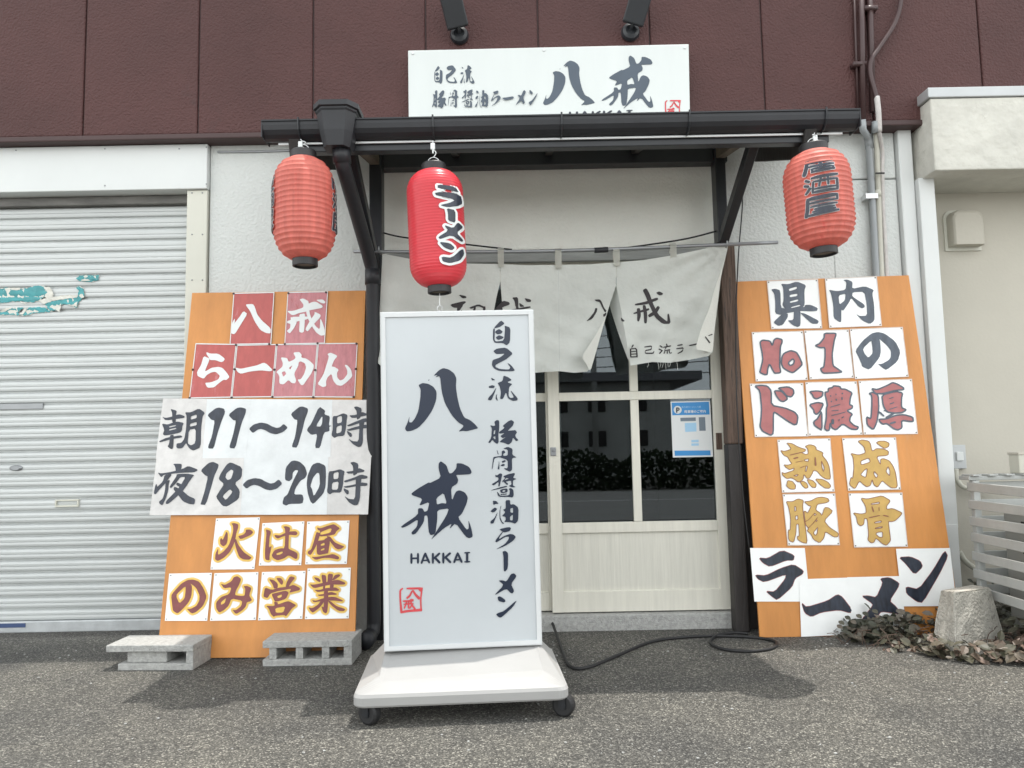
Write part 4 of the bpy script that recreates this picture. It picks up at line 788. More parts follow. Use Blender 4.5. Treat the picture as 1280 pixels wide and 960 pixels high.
# ------------------------------------------------------------------ two spotlights
def spot(px, py, hx0, hx1, hy, tilt):
    p = P(px, py, CY)
    t = thing('spotlight', 'x', 'spotlight', p, 'spotlights over the name board')
    bm = BM(); lathe(bm, [(.043, CY - .001), (.046, CY - .012), (.040, CY - .030), (.026, CY - .036)], 28, 'Y', (p.x, 0, p.z)); obj('wall_base', bm, MT['black'], t, smooth=False)
    bm = BM(); e = p + Vector((tilt * .02, -.075, .035)); tube(bm, [p + Vector((0, -.03, 0)), p + Vector((0, -.07, .01)), e], .008, smooth=4)
    lathe(bm, [(.012, -.014), (.012, .014)], 14, 'X', e); obj('arm', bm, MT['black'], t, smooth=True)
    bm = BM(); c = e + Vector((tilt * .05, -.03, .062))
    box(bm, (-.052, -.026, -.10), (.052, .026, .10), .006)
    M_ = Matrix.Translation(c) @ Matrix.Rotation(R(40 * tilt), 4, 'Y') @ Matrix.Rotation(R(24), 4, 'X')
    bm.transform(M_); h = obj('lamp_head', bm, MT['black'], t)
    bm = BM(); box(bm, (-.045, .0262, -.09), (.045, .029, .09), .002); bm.transform(M_); obj('lamp_glass', bm, MT['glass'], h)
    return t
spot(574.5, 46, 0, 0, 0, -.35)['label'] = 'black spotlight above the small lettering at the left of the name board'
spot(787.5, 42, 0, 0, 0, .45)['label'] = 'black spotlight above the large brush characters of the name board'

# ------------------------------------------------------------------ paper lanterns
def lantern_mesh(Rm, H, ribs, sharp, amp):
    def env(t):   # t 0 bottom .. 1 top
        u = abs(2 * t - 1); return Rm * (.40 + .60 * (1 - max(0, (u - sharp) / (1 - sharp)) ** 2.2) ** .62)
    prof = []
    for i in range(ribs):
        for k, a in ((0, amp), (.13, amp * .15), (.5, -amp * .75), (.87, amp * .15)):
            t = (i + k) / ribs; prof.append((env(t) + a, -H + t * H))
    prof.append((env(1), 0)); return env, prof
def lantern(name, top, bot, Rm, ribs, sharp, amp, m, label):
    top, bot = Vector(top), Vector(bot); ax = (top - bot); H0 = ax.length; ax.normalize()
    H = H0 - .055
    t = thing(name, label, 'lantern', top, 'red paper lanterns hanging from the gutter')
    t.rotation_euler = ax.to_track_quat('Z', 'Y').to_euler()
    t.rotation_euler = (Vector((0, 0, 1)).rotation_difference(ax)).to_euler()
    env, prof = lantern_mesh(Rm, H, ribs, sharp, amp)
    bm = BM(); lathe(bm, [(r, z - .03) for r, z in prof], 56); obj('shade', bm, m, t, local=True, smooth=True)
    r0 = env(1) + .004; r1 = env(0) + .002
    bm = BM(); lathe(bm, [(r0 - .012, .002), (r0 - .003, .002), (r0, -.002), (r0, -.030), (r0 - .004, -.033)], 40); obj('top_ring', bm, MT['ring'], t, local=True)
    bm = BM(); lathe(bm, [(r1 - .003, -H - .028), (r1, -H - .030), (r1, -H - .056), (r1 - .006, -H - .058), (r1 - .008, -H - .048), (.004, -H - .048)], 40); obj('bottom_ring', bm, MT['ring'], t, local=True)
    bm = BM(); lathe(bm, [(r1 - .012, -H - .0484), (.002, -H - .0488)], 24); obj('base_plate', bm, MT['beamwood'], t, local=True)
    return t, env, H
def on_lantern(env, H, Rm, cx0, cx1, y0, y1, rpx, turn=0.0, dz=.024, off=.003):
    """photo pixels to the curved shade: axis from (cx0,y0) to (cx1,y1), radius rpx"""
    def fn(px, py, o):
        s = (py - y0) / (y1 - y0); cx = cx0 + (cx1 - cx0) * s
        u = max(-.97, min(.97, (px - cx) / rpx)); a = math.asin(u) + turn
        z = -.03 - s * H - dz; r = env(1 - s) + off + o
        return Vector((r * math.sin(a), -r * math.cos(a), z))
    return fn
LY = 2.93
def px2m(n, y): return n / F * y
# faded one with the three characters, then its quarter-turned twin
rt, env, H = lantern('paper_lantern', P(1016.5, 182, LY), P(1030, 318, LY), px2m(40.5, LY), 20, .42, .0030, MT['lantern'], 'faded red paper lantern with three black characters, hanging at the right end of the gutter')
for tn in (R(-22), R(158)):
    fn = on_lantern(env, H, 0, 1016.5 + 1.5, 1029, 191, 309, 40.5, tn, .022, .0062)
    bm = BM(); rim(bm, G['izakaya'], fn, .0006, .5, .00001); o = obj('lettering_edge', bm, MT['redwhite'], rt, local=True)
    put([G['izakaya']], fn, .0014, MT['ink'], rt, step=.00004, grid=4)
for o in rt.children:
    if o.name.startswith('lettering'): o.matrix_parent_inverse = Matrix()
lt = copy_tree(rt)
lt.location = P(379.5, 190, LY); axl = (P(379.5, 190, LY) - P(381.5, 333, LY)).normalized()
lt.rotation_euler = (Vector((0, 0, 1)).rotation_difference(axl)).to_euler(); 
lt.rotation_euler = (Matrix(lt.rotation_euler.to_matrix()) @ Matrix.Rotation(R(119), 3, 'Z')).to_euler()
lt.scale = (.94, .94, 1.045)
lt['label'] = 'faded red paper lantern with its writing turned sideways, hanging beside the rain hopper'
ml, env, H = lantern('paper_lantern', P(542, 206, LY), P(549.5, 366, LY), px2m(36, LY), 40, .62, .0007, MT['lantern2'], 'bright red slim lantern with white-edged black lettering, hanging over the light box')
fn = on_lantern(env, H, 0, 543.5, 549, 213, 358, 36, R(6), .030)
bm = BM(); rim(bm, G['ramen_l'], fn, .0006, 2.9, .00001); fill(bm, G['ramen_l'], fn, .0007, .00004, 5); o = obj('lettering_edge', bm, MT['redwhite'], ml, local=True); o.matrix_parent_inverse = Matrix()
o = put([G['ramen_l']], fn, .0018, MT['ink'], ml, step=.00004, grid=4); o.matrix_parent_inverse = Matrix()
for t, hk in ((rt, P(1018, 166, LY)), (lt, P(376, 174, LY)), (ml, P(541, 176, LY))):
    t0 = Vector(t.location); inv = t.matrix_basis.inverted()
    pts = [t0 + Vector((-.03, 0, -.012)), t0 + Vector((-.02, -.004, .018)), t0 + Vector((0, -.006, .028)), t0 + Vector((.02, -.004, .018)), t0 + Vector((.03, 0, -.012))]
    bm = BM(); tube(bm, [inv @ p for p in pts], .0022, 6, smooth=4)
    q = t0 + Vector((0, -.006, .028)); L = (hk - q).length
    tube(bm, [inv @ p for p in (q, q + Vector((.008, 0, L * .15)), q + Vector((.010, -.002, L * .3)), q + Vector((-.004, -.002, L * .5)), q + (hk - q) * .75, hk)], .0024, 6, smooth=4)
    obj('wire_hook', bm, MT['lightsteel'], t, local=True, smooth=True)
    bm = BM(); c = hk + Vector((0, -.004, -.025)); box(bm, c - Vector((.009, .005, .014)), c + Vector((.009, .005, .014)), .003); box(bm, c + Vector((-.002, -.006, -.03)), c + Vector((.004, .004, -.014)), .001); bm.transform(inv); obj('plastic_clip', bm, MT['redwhite'], t, local=True)
# chain under the slim lantern
inv = ml.matrix_basis.inverted(); b0 = P(549.5, 366, LY)
bm = BM(); tube(bm, [inv @ (b0 + Vector((0, 0, -.002 - k * .012 + .0))) for k in range(5)], .0016, 6)
tube(bm, [inv @ (b0 + Vector((.010 * math.cos(a), 0, -.062 + .011 * math.sin(a)))) for a in [k * .6 for k in range(11)]], .002, 6); obj('pull_chain', bm, MT['lightsteel'], ml, local=True)

# ------------------------------------------------------------------ curtain rod, noren, wires
NY = 3.44
rod = thing('curtain_rod', 'thin grey rod carrying the cloth curtain across the doorway', 'rod', P(700, 311, NY))
bm = BM(); tube(bm, [P(442, 314.5, NY), P(560, 315, NY), P(700, 313.5, NY), P(830, 309, NY), P(972, 303, NY)], .0085, 10, smooth=4); obj('pole', bm, MT['steel'], rod, smooth=True)
bm = BM(); tube(bm, [P(743, 313, NY), P(760, 312, NY)], .013, 10); obj('pole_joint', bm, MT['black_pvc'], rod, smooth=True)
for px in (474, 908):
    bm = BM(); p = P(px, 312 if px < 600 else 305, NY); tube(bm, [p + Vector((0, .1, .0)), p + Vector((0, .01, -.012)), p + Vector((0, -.012, -.006)), p + Vector((0, -.012, .012))], .004, 8, smooth=3); obj('pole_hook', bm, MT['steel'], rod, smooth=True)
nor = thing('shop_curtain', 'off-white cloth door curtain with dark brush writing and a torn slit', 'curtain', P(700, 325, NY))
def drape(px, py, o=0.0):
    t = max(0, (py - 322) / 140.0)
    d = .026 * t * math.sin(px * .045 + 1.0) + .014 * t * math.sin(px * .11 + py * .018)
    r_ = math.hypot(px - 911, py - 304); th = math.atan2(py - 304, 911 - px)
    if px > 771: d += .012 * math.sin(th * 17) * max(0, 1 - r_ / 170) * min(1, r_ / 25)
    d += .004 * math.sin(px * .19 + py * .13) * t + .004 * math.sin(py * .21 - px * .07) * t + .006 * math.sin(py * .06 + px * .03) * min(1, t * 2)
    d += .005 * math.sin((px - 900) * .055 + (py - 305) * .10) * (1 if px > 770 else .35)
    return P(px, py, NY + .004 + d - o)
def raw(d):
    v = [float(a) for a in d.split()]; return [[[(v[i], v[i + 1]) for i in range(0, len(v), 2)]]]
noren_p = ["478 317 520 325 560 329 625 330 625 353 621 370 616 395 606 466 560 467 484 464 470 452 474 400",
           "625.5 330 660 331.5 698 331 735 330.5 770 328 770 357 763 378 757 398 748 428 738.5 460 734 464.5 718 466 699.5 464 666 466 634 466.5 631 420 628 385 625.5 353",
           "770.5 328 805 325 842 319 880 311 911 304 905 330 901 345 895 380 891 440 886 445 860 450 838 453.5 815 452.5 788 457 782 420 775 380 770.5 357"]
for d in noren_p:
    bm = BM(); fill(bm, raw(d), drape, 0, grid=4); obj('cloth_panel', bm, MT['cloth'], nor, smooth=True)
bm = BM(); fill(bm, raw("697.6 331 698.4 331 699.2 400 699.9 464 698.9 464 698.2 400"), drape, .0015, grid=4); obj('seam', bm, MT['cloth_in'], nor)
def flap1(px, py, o=0.0): return P(px, py, NY - .012 - .02 * max(0, 757 - px) / 30)
bm = BM(); fill(bm, glyph(0, 0, 1, "757 397 741 425 727 446 733 455 738 464.5 745 440 754 408"), flap1, 0, grid=6); obj('turned_hem', bm, MT['cloth_pale'], nor, label='pale turned-over hem', smooth=True)
def flap2(px, py, o=0.0): return P(px, py, NY - .015 - .03 * max(0, 902 - px) / 33 - o)
fl = glyph(0, 0, 1, "904.5 330 901 348 896 390 892.5 418 891 441 880 438.5 869 436.5 876 412 888 382 893 362")
bm = BM(); fill(bm, fl, flap2, 0, grid=6); obj('turned_hem', bm, MT['cloth_pale'], nor, label='pale turned-over hem', smooth=True)
def back(px, py, o=0.0): return P(px, py, NY + .02 + .16 * max(0, 770 + (py - 357) * .173 - px) / 24)
bm = BM(); fill(bm, glyph(0, 0, 1, "770.5 352 764 376 762 383 774 420 787 455 784 425 777 385"), back, 0, grid=6); obj('folded_back_edge', bm, MT['cloth_in'], nor, smooth=True)
for nm in ('hachi_n', 'kai_n', 'small_n', 'shodai_n'):
    put([G[nm]], drape, .002, MT['ink_cloth'], nor, step=.00003, grid=4)
put([glyph(720, 330, 6.4, '358 425 372 438 392 456 375 463 362 455')], drape, .002, MT['ink_cloth'], nor, step=.00003)
put([G['flap_n']], flap2, .002, MT['ink_cloth'], nor)
for px, yt, yb in ((626, 309, 333), (698, 310, 335), (771, 309, 332), (842, 303, 323)):
    bm = BM(); a, b = P(px - 3.6, yb, NY - .016), P(px + 3.6, yt, NY - .016)
    tz = b.z; pts = [(NY - .006, a.z), (NY - .0115, a.z + .04), (NY - .0125, tz - .012), (NY, tz + .002), (NY + .0125, tz - .012), (NY + .009, a.z + .03)]
    A = [bm.verts.new((a.x, y, z)) for y, z in pts]; B = [bm.verts.new((b.x, y, z)) for y, z in pts]
    for i in range(len(pts) - 1): bm.faces.new((A[i], B[i], B[i + 1], A[i + 1]))
    bmesh.ops.solidify(bm, geom=bm.faces[:], thickness=.0015); obj('loop', bm, MT['cloth_pale'], nor)
bm = BM(); random.seed(4)
for px in (826, 829, 831, 835, 838, 822, 810, 846):
    p = drape(px, 452.5); tube(bm, [p, p + Vector((.006 * random.random() - .002, 0, -.012)), p + Vector((.014 * random.random() - .007, 0, -.018 - .02 * random.random()))], .0009, 4)
obj('frayed_threads', bm, MT['cloth'], nor)
def wire(name, label, pts, r=.004):
    bm = BM(); tube(bm, pts, r, 6, smooth=6); return tag(obj(name, bm, MT['wire'], smooth=True), label, 'cable')
wire('cable', 'black cable sagging behind the slim lantern above the curtain', [P(470, 288, 3.57), P(500, 296, 3.58), P(560, 303, 3.59), P(640, 312, 3.59)])
wire('cable', 'black cable rising to the post above the right half of the curtain', [P(757, 313, 3.56), P(810, 306, 3.57), P(860, 298, 3.57), P(906, 286, 3.55)])
wire('cable', 'thin dark cable hanging down the weathered post beside the right board', [P(927, 205, 3.60), P(928, 255, 3.60), P(923, 320, 3.53), P(920, 400, 3.52), P(921, 500, 3.51), P(927, 600, 3.50), P(937, 690, 3.49)], .003)
# ------------------------------------------------------------------ leaning boards with their sheets
def board(name, label, tl, tr, bot, brx, ytop):
    TLp, TRp = P(*tl, ytop), P(*tr, ytop); BB = GND(*bot)
    pl = Plane(TLp, TRp, BB) if True else None
    return pl
def sheet_obj(pl, quad, m, parent, label, off=.003, bow=.0, edge=None, name='paper_sheet'):
    """one paper: a thin bowed sheet whose corners are given clockwise from top left"""
    bm = BM(); N = 8; g_ = []
    for j in range(N + 1):
        rw = []
        for i in range(N + 1):
            u, v = i / N, j / N
            x = (quad[0][0] * (1 - u) + quad[1][0] * u) * (1 - v) + (quad[3][0] * (1 - u) + quad[2][0] * u) * v
            y = (quad[0][1] * (1 - u) + quad[1][1] * u) * (1 - v) + (quad[3][1] * (1 - u) + quad[2][1] * u) * v
            rw.append(bm.verts.new(pl(x, y, off + bow * math.sin(math.pi * u) * math.sin(math.pi * v))))
        g_.append(rw)
    for j in range(N):
        for i in range(N): bm.faces.new((g_[j][i], g_[j][i + 1], g_[j + 1][i + 1], g_[j + 1][i]))
    o = obj(name, bm, m, parent, label, smooth=False)
    if edge:
        bm = BM(); q = [quad[k] for k in range(4)]
        for k in range(4):
            a, b = Vector(q[k]), Vector(q[(k + 1) % 4]); c = Vector(((q[0][0] + q[2][0]) / 2, (q[0][1] + q[2][1]) / 2))
            a2, b2 = a + (c - a).normalized() * edge[0] * 1.4, b + (c - b).normalized() * edge[0] * 1.4
            bm.faces.new([bm.verts.new(pl(p[0], p[1], off + .0012)) for p in (a, b, b2, a2)])
        obj('sheet_border', bm, edge[1], o)
    return o
lb_t = thing('leaning_board', 'orange board with red sheets and opening-hour sheets, leaning beside the roller shutter', 'signboard', GND(320, 820))
pl = Plane(P(240, 366, 3.575), P(457, 363, 3.575), GND(443, 821))
bm = BM(); slab(bm, [pl(196, 823), pl(443, 821), pl(457, 363), pl(240, 366)], -pl.n, .012, .0015); obj('plywood_panel', bm, MT['orange'], lb_t)
LB = [
 ([(292, 366), (343, 365), (339, 430), (287, 431)], 'hachi_w', 'redpaper', 'darker red sheet with one white character, upper left'),
 ([(359.5, 365), (410, 364), (406, 429.5), (355.5, 430.5)], 'kai_w', 'redpaper2', 'faded red sheet with one white character, upper right'),
 ([(244.5, 429), (295.5, 430), (289, 497), (236.5, 498)], 'ra_w', 'redpaper', 'first red sheet of the row of four'),
 ([(296, 431), (345.5, 430), (340, 496.5), (289.5, 497)], 'bar_w', 'redpaper', 'red sheet with a white dash'),
 ([(346, 430), (397, 430), (391.5, 496.5), (340.5, 497)], 'me_w', 'redpaper2', 'third faded red sheet of the row of four'),
 ([(397.5, 429), (447, 428.5), (443.5, 497), (392, 496.5)], 'n_w', 'redpaper2', 'last faded red sheet of the row of four')]
for i, (q, gl, m, lab) in enumerate(LB):
    o = sheet_obj(pl, q, MT[m], lb_t, lab, (.003 + .0022 * (i < 2)), 0, (1.1, MT['redwhite']), 'red_sheet')
    put([G[gl]], pl, .0042 + .0022 * (i < 2), MT['redwhite'], o, step=.00006)
pin0 = None
for px, py in ((292, 367), (360.5, 366.5), (407.5, 365.5), (295, 431), (336.5, 430), (346, 431), (356, 430), (397, 429), (445.5, 429.5), (241, 462), (293, 461.5), (343, 462), (394, 462.5), (444.5, 461), (237, 497.5), (289.5, 497), (340.5, 496), (391.5, 496.5), (442, 496)):
    bm = BM(); c = pl(px, py, .006); lathe(bm, [(.0055, 0), (.0045, .0035), (.001, .004)], 10); 
    bm.transform(Matrix.Translation(c) @ pl.n.to_track_quat('Z', 'Y').to_matrix().to_4x4()); obj('pin', bm, MT['pin'], lb_t)
V1 = [204, 257.5, 312, 358, 413.5, 467.5]; V2 = [195.5, 253.5, 309, 353, 410.5, 462.5]
def banner(tops, bots, yt0, yt1, yb0, yb1, off, mats, labs, gl):
    n = len(tops) - 1
    for i in range(n):
        f = lambda k, a, b: a + (b - a) * k / n
        q = [(tops[i], f(i, yt0, yt1)), (tops[i + 1] + 1.5, f(i + 1, yt0, yt1)), (bots[i + 1] + 1.5, f(i + 1, yb0, yb1)), (bots[i], f(i, yb0, yb1))]
        o = sheet_obj(pl, q, MT[mats[i]], lb_t, labs[i], off + (i % 2) * .0008, 0, None, 'vinyl_sheet')
        if gl[i]: put([G[x] for x in gl[i]], pl, off + .0016, MT['ink'], o, step=.00005)
banner([204, 259, 312, 358.5, 414, 467.5], [194.5, 253, 306, 354, 411.5, 463], 498, 500, 574, 571, .0085, ['vinyl_warm', 'vinyl', 'vinyl', 'vinyl', 'vinyl_warm'],
       ['upper hours sheet reading morning', 'upper hours sheet reading 11', 'upper hours sheet with the wave dash', 'upper hours sheet reading 14', 'upper hours sheet reading hour'], [['asa'], ['n11'], ['tilde1'], ['n14'], ['ji1']])
banner([195.5, 249, 303.5, 354, 409, 462.5], [187, 244, 299, 351, 407, 458.5], 573.5, 570.5, 644, 643, .0100, ['vinyl_warm', 'vinyl_warm', 'vinyl', 'vinyl', 'vinyl_warm'],
       ['lower hours sheet reading night', 'lower hours sheet reading 18', 'lower hours sheet with the wave dash', 'lower hours sheet reading 20', 'lower hours sheet reading hour'], [['yoru'], ['n18'], ['tilde2'], ['n20'], ['ji2']])
LB2 = [([(270, 648), (325, 646.5), (318, 711.5), (263, 712)], 'hi', 'white sheet with the fire character in yellow-edged brown'), ([(328, 654), (380.5, 651.5), (376.5, 706.5), (323.5, 707)], 'ha', 'white sheet between two others in the upper brown row'),
       ([(384, 652), (437, 650.5), (433.5, 705), (381.5, 705.5)], 'hiru', 'last white sheet in the upper brown row'), ([(211.5, 717), (265, 716), (259, 776), (206, 776)], 'no', 'first white sheet in the lower brown row'),
       ([(268, 716.5), (323, 715), (320, 775), (262.5, 776)], 'mi', 'second white sheet in the lower brown row'), ([(327.5, 715), (382, 713.5), (378, 773.5), (322.5, 775.5)], 'ei', 'third white sheet in the lower brown row'),
       ([(384.5, 710.5), (438.5, 709.5), (436, 773), (381, 774)], 'gyo', 'faded last white sheet in the lower brown row')]
for q, gl, lab in LB2:
    o = sheet_obj(pl, q, MT['paper'], lb_t, lab, .003, 0)
    for hw, off, m in ((2.9, .0034, 'peach'), (2.1, .0044, 'yellow')):
        bm = BM(); rim(bm, G[gl], pl, off, hw)
        if gl in ('ei', 'gyo'): fill(bm, [[sh[0]] for sh in G[gl]], pl, off + .0008, .00001)
        obj('lettering_edge', bm, MT[m], o)
    put([G[gl]], pl, .0056, MT['darkred'], o, step=.00004)

rb_t = thing('leaning_board', 'orange board with single-character sheets, leaning between the doorway and the downpipe', 'signboard', GND(1060, 797))
pr_ = Plane(P(918, 352, 3.575), P(1136, 344, 3.575), GND(960, 797))
bm = BM(); slab(bm, [pr_(950, 797), pr_(1203, 792), pr_(1136, 344), pr_(918, 352)], -pr_.n, .012, .0015); obj('plywood_panel', bm, MT['orange'], rb_t)
ED = (1.0, MT['paper_edge'])
RB = [([(958.5, 351), (1022.5, 348.5), (1028, 410.5), (964, 411.5)], ['ken'], 'slate', 'grey-lettered sheet, left of the top pair'), ([(1031, 348), (1096, 345), (1102.5, 407.5), (1036.5, 410)], ['nai'], 'slate', 'grey-lettered sheet, right of the top pair'),
      ([(939.5, 415), (1004, 413.5), (1010, 475), (944.5, 477)], ['numero'], 'rose', 'sheet with No in rose and grey outline'), ([(1005, 413), (1061, 411.5), (1067.5, 472.5), (1012, 474.5)], ['one_r'], 'rose', 'sheet with the numeral 1'),
      ([(1062, 411), (1128.5, 408.5), (1136, 471), (1068.5, 474)], ['no_s'], 'slate', 'grey-lettered sheet beside the numeral'),
      ([(937, 479.5), (1004, 478.5), (1010.5, 545.5), (943.5, 546.5)], ['do'], 'rose', 'rose-lettered sheet, first of its row'), ([(1006.5, 477.5), (1071, 476.5), (1078.5, 543.5), (1010.5, 545)], ['noh', 'noh_m'], 'rose', 'rose-lettered sheet, middle of its row'),
      ([(1073, 476), (1140, 473.5), (1147.5, 542.5), (1079.5, 543.5)], ['atsu', 'atsu_m'], 'rose', 'rose-lettered sheet, last of its row'),
      ([(971.5, 549.5), (1038, 547.5), (1043.5, 614.5), (977.5, 616)], ['juku', 'juku_m'], 'ochre', 'ochre-lettered sheet, upper left of the four'), ([(1052.5, 547.5), (1120, 546.5), (1126.5, 612), (1060, 613.5)], ['sei'], 'ochre', 'ochre-lettered sheet, upper right of the four'),
      ([(978, 617.5), (1044, 616.5), (1050, 681.5), (984.5, 682)], ['ton_o', 'ton_m'], 'ochre', 'ochre-lettered sheet, lower left of the four'), ([(1060.5, 616.5), (1128, 615.5), (1135, 683.5), (1067.5, 684.5)], ['kotsu_o', 'kotsu_m'], 'ochre', 'ochre-lettered sheet, lower right of the four')]
for q, gl, kind, lab in RB:
    o = sheet_obj(pr_, q, MT['paper'], rb_t, lab, .003, 0, ED)
    if kind == 'slate':
        put([G[gl[0]]], pr_, .0044, MT['ink_slate'], o, step=.00006)
    else:
        bm = BM(); rim(bm, G[gl[0]], pr_, .0050, .95 if kind == 'rose' else .42); obj('lettering_edge', bm, MT['ink_slate' if kind == 'rose' else 'brown'], o)
        put([G[gl[0]]], pr_, .0044, MT[kind], o, step=.00006)
        if len(gl) > 1: put([G[gl[1]]], pr_, .0062, MT['ink_slate' if kind == 'rose' else 'brown'], o, name='lettering_detail')
RB3 = [([(937.5, 685), (1006, 685), (1012.5, 752), (943, 752)], 'ra_b', 'black-lettered sheet at the left of the bottom row', .003), ([(999, 724), (1060, 722), (1068, 793), (1001.5, 796)], 'bar_b', 'black-lettered low sheet with the dash', .0058),
       ([(1059, 721.5), (1125, 720), (1134, 792), (1067, 794)], 'me_b', 'black-lettered low sheet behind the leaves', .0070), ([(1120, 686), (1187.5, 685), (1196, 757.5), (1128, 758)], 'n_b', 'black-lettered sheet at the right of the bottom row', .0084)]
for q, gl, lab, of in RB3:
    o = sheet_obj(pr_, q, MT['paper'], rb_t, lab, of, 0)
    bm = BM(); rim(bm, G[gl], pr_, .0006 + of, .55); obj('lettering_edge', bm, MT['rose'], o)
    put([G[gl]], pr_, .0016 + of, MT['ink'], o, step=.00006)

def tacks(pl_, quads, par, m, d=3.0):
    for q in quads:
        cx, cy = sum(p[0] for p in q) / 4, sum(p[1] for p in q) / 4
        for p in q:
            l = math.hypot(cx - p[0], cy - p[1]); c = pl_(p[0] + (cx - p[0]) / l * d, p[1] + (cy - p[1]) / l * d, .0032)
            bm = BM(); lathe(bm, [(.0032, 0), (.0028, .0016), (.001, .002)], 8); bm.transform(Matrix.Translation(c) @ pl_.n.to_track_quat('Z', 'Y').to_matrix().to_4x4()); obj('pin', bm, m, par)
tacks(pl, [q for q, g_, l_ in LB2], lb_t, MT['steel'])
tacks(pr_, [r_[0] for r_ in RB], rb_t, MT['beamwood'])
# ------------------------------------------------------------------ light box sign on castors
bl, br = GND(480, 815), None
dl, dr = 2.665, 2.725
BL, BR = P(480, 815, dl), P(678, 806.5, dr)
xd = (BR - BL); xd.z = 0; xd.normalize()
lp = Plane(BL, BL + xd, BL + Vector((0, 0, 1)))
back_n = -lp.n
lbx = thing('light_box_sign', 'white free-standing light box sign with black brush lettering on a castor base', 'sign', GND(577, 850))
TLc, TRc = lp(475, 390), lp(667, 386.5)
BLc, BRc = lp(480, 815), lp(678, 806.5)
D = .15
def quad_at(px):  # inner rectangle corners shrunk by px photo pixels
    return [lp(480 + px, 815 - px), lp(678 - px, 806.5 - px), lp(667 - px, 386.5 + px), lp(475 + px, 390 + px)]
o4 = [BLc, BRc, TRc, TLc]; i4 = quad_at(6.5)
bm = BM()
def ringbox(bm, outer, inner, n, d):
    A = [bm.verts.new(p) for p in outer]; B = [bm.verts.new(p) for p in inner]; A2 = [bm.verts.new(p + n * d) for p in outer]; B2 = [bm.verts.new(p + n * d) for p in inner]
    for i in range(4):
        j = (i + 1) % 4
        bm.faces.new((A[i], A[j], B[j], B[i])); bm.faces.new((A[i], A2[i], A2[j], A[j])); bm.faces.new((B[i], B[j], B2[j], B2[i])); bm.faces.new((A2[i], B2[i], B2[j], A2[j]))
    es = [e for e in bm.edges if e.verts[0] in A and e.verts[1] in A]
    bmesh.ops.bevel(bm, geom=es, offset=.004, segments=2, affect='EDGES')
ringbox(bm, o4, i4, back_n, D); obj('frame', bm, MT['lightframe'], lbx)
bm = BM(); slab(bm, [p + back_n * .006 for p in quad_at(6.3)], back_n, D - .012); face = obj('face_panel', bm, MT['lightface'], lbx)
fl_ = lambda x, y, o: lp(x, y, o - .006)
put([G[k] for k in ('ji', 'ko', 'ryu', 'ton', 'kotsu', 'sho', 'yu', 'ra', 'bar', 'me', 'n')], fl_, .0012, MT['ink_lb'], face, label='small vertical brush lettering', step=.00003)
put([G['hachi'], G['kai']], fl_, .0012, MT['ink_lb'], face, label='two large brush characters')
put([G['roman']], fl_, .0012, MT['ink_lb'], face, label='roman letters')
put([G['stamp']], fl_, .0012, MT['red'], face, name='stamp', label='red seal stamp')
# base
yd = Vector((-xd.y, xd.x, 0)) 
fc = (GND(440, 893) + GND(712, 877)) / 2
FLp, FRp = P(440, 876, 2.42), P(712, 861, 2.465)
bx = (FRp - FLp); bx.z = 0; bw = bx.length; bx.normalize(); by = Vector((-bx.y, bx.x, 0)); c0 = (FLp + FRp) / 2; c0.z = 0
def bp(u, v, z): return c0 + bx * u + by * v + Vector((0, 0, z))
bd = .48; zf0, zf1, zb1 = .060, .104, .180
def rr(w_, d0, d1, z0, z1, r=.035, n=5):
    pts = []
    for cx, cy, a0 in ((w_ - r, d1 - r, 0), (-w_ + r, d1 - r, 90), (-w_ + r, d0 + r, 180), (w_ - r, d0 + r, 270)):
        for k in range(n + 1):
            a = R(a0 + 90 * k / n); u, v = cx + r * math.cos(a), cy + r * math.sin(a)
            z = z0 + (z1 - z0) * max(0, min(1, (v - .02) / .2)); pts.append(bp(u, v, z))
    return pts
hw = bw / 2
lev = [rr(hw - .004, .004, bd - .004, zf0, zf0), rr(hw, 0, bd, zf0 + .006, zf0 + .006), rr(hw, 0, bd, zf1 - .014, zf1 - .012), rr(hw - .004, .004, bd - .004, zf1 - .004, zf1), rr(hw - .012, .012, bd - .012, zf1, zf1 + .006), rr(hw - .075, .05, bd - .07, zf1 + .006, zb1)]
bm = BM(); rg = [[bm.verts.new(p) for p in l] for l in lev]; n = len(rg[0])
for a, b in zip(rg, rg[1:]):
    for i in range(n): bm.faces.new((a[i], a[(i + 1) % n], b[(i + 1) % n], b[i]))
bm.faces.new(rg[0][::-1]); bm.faces.new(rg[-1]); obj('base', bm, MT['baseplastic'], lbx)
for u_, a_ in ((-(hw - .05), 62), (hw - .015, 70)):
    for v_ in (.035, bd - .06):
        c = bp(u_, v_, .036)
        M_ = Matrix.Translation(c) @ Matrix.Rotation(R(a_), 4, 'Z')
        bm = BM(); lathe(bm, [(.012, -.016), (.029, -.016), (.036, -.011), (.036, .011), (.029, .016), (.012, .016)], 24, 'X'); bm.transform(M_); cw = obj('castor', bm, MT['rubber'], lbx)
        bm = BM(); lathe(bm, [(.012, -.0185), (.010, .0185)], 14, 'X'); box(bm, (-.022, -.010, -.006), (-.0186, .012, .0235)); box(bm, (.0186, -.010, -.006), (.022, .012, .0235)); bm.transform(M_); obj('fork', bm, MT['black'], cw)

# ------------------------------------------------------------------ power cord on the ground
cp = [(676, 778), (688, 784), (700, 805), (712, 832), (735, 834), (770, 820), (815, 802), (860, 796), (905, 795), (945, 797), (969, 802), (966, 810), (935, 814), (903, 811), (888, 803), (897, 794), (918, 791), (935, 792)]
pts = [GND(x, y, .007) for x, y in cp]
pts[0].z = .10; pts[1].z = .05
bm = BM(); tube(bm, pts, .0065, 8, smooth=8); tag(obj('power_cord', bm, MT['rubber'], smooth=True), 'black power cord snaking from the light box to a coil by the sill', 'cord')

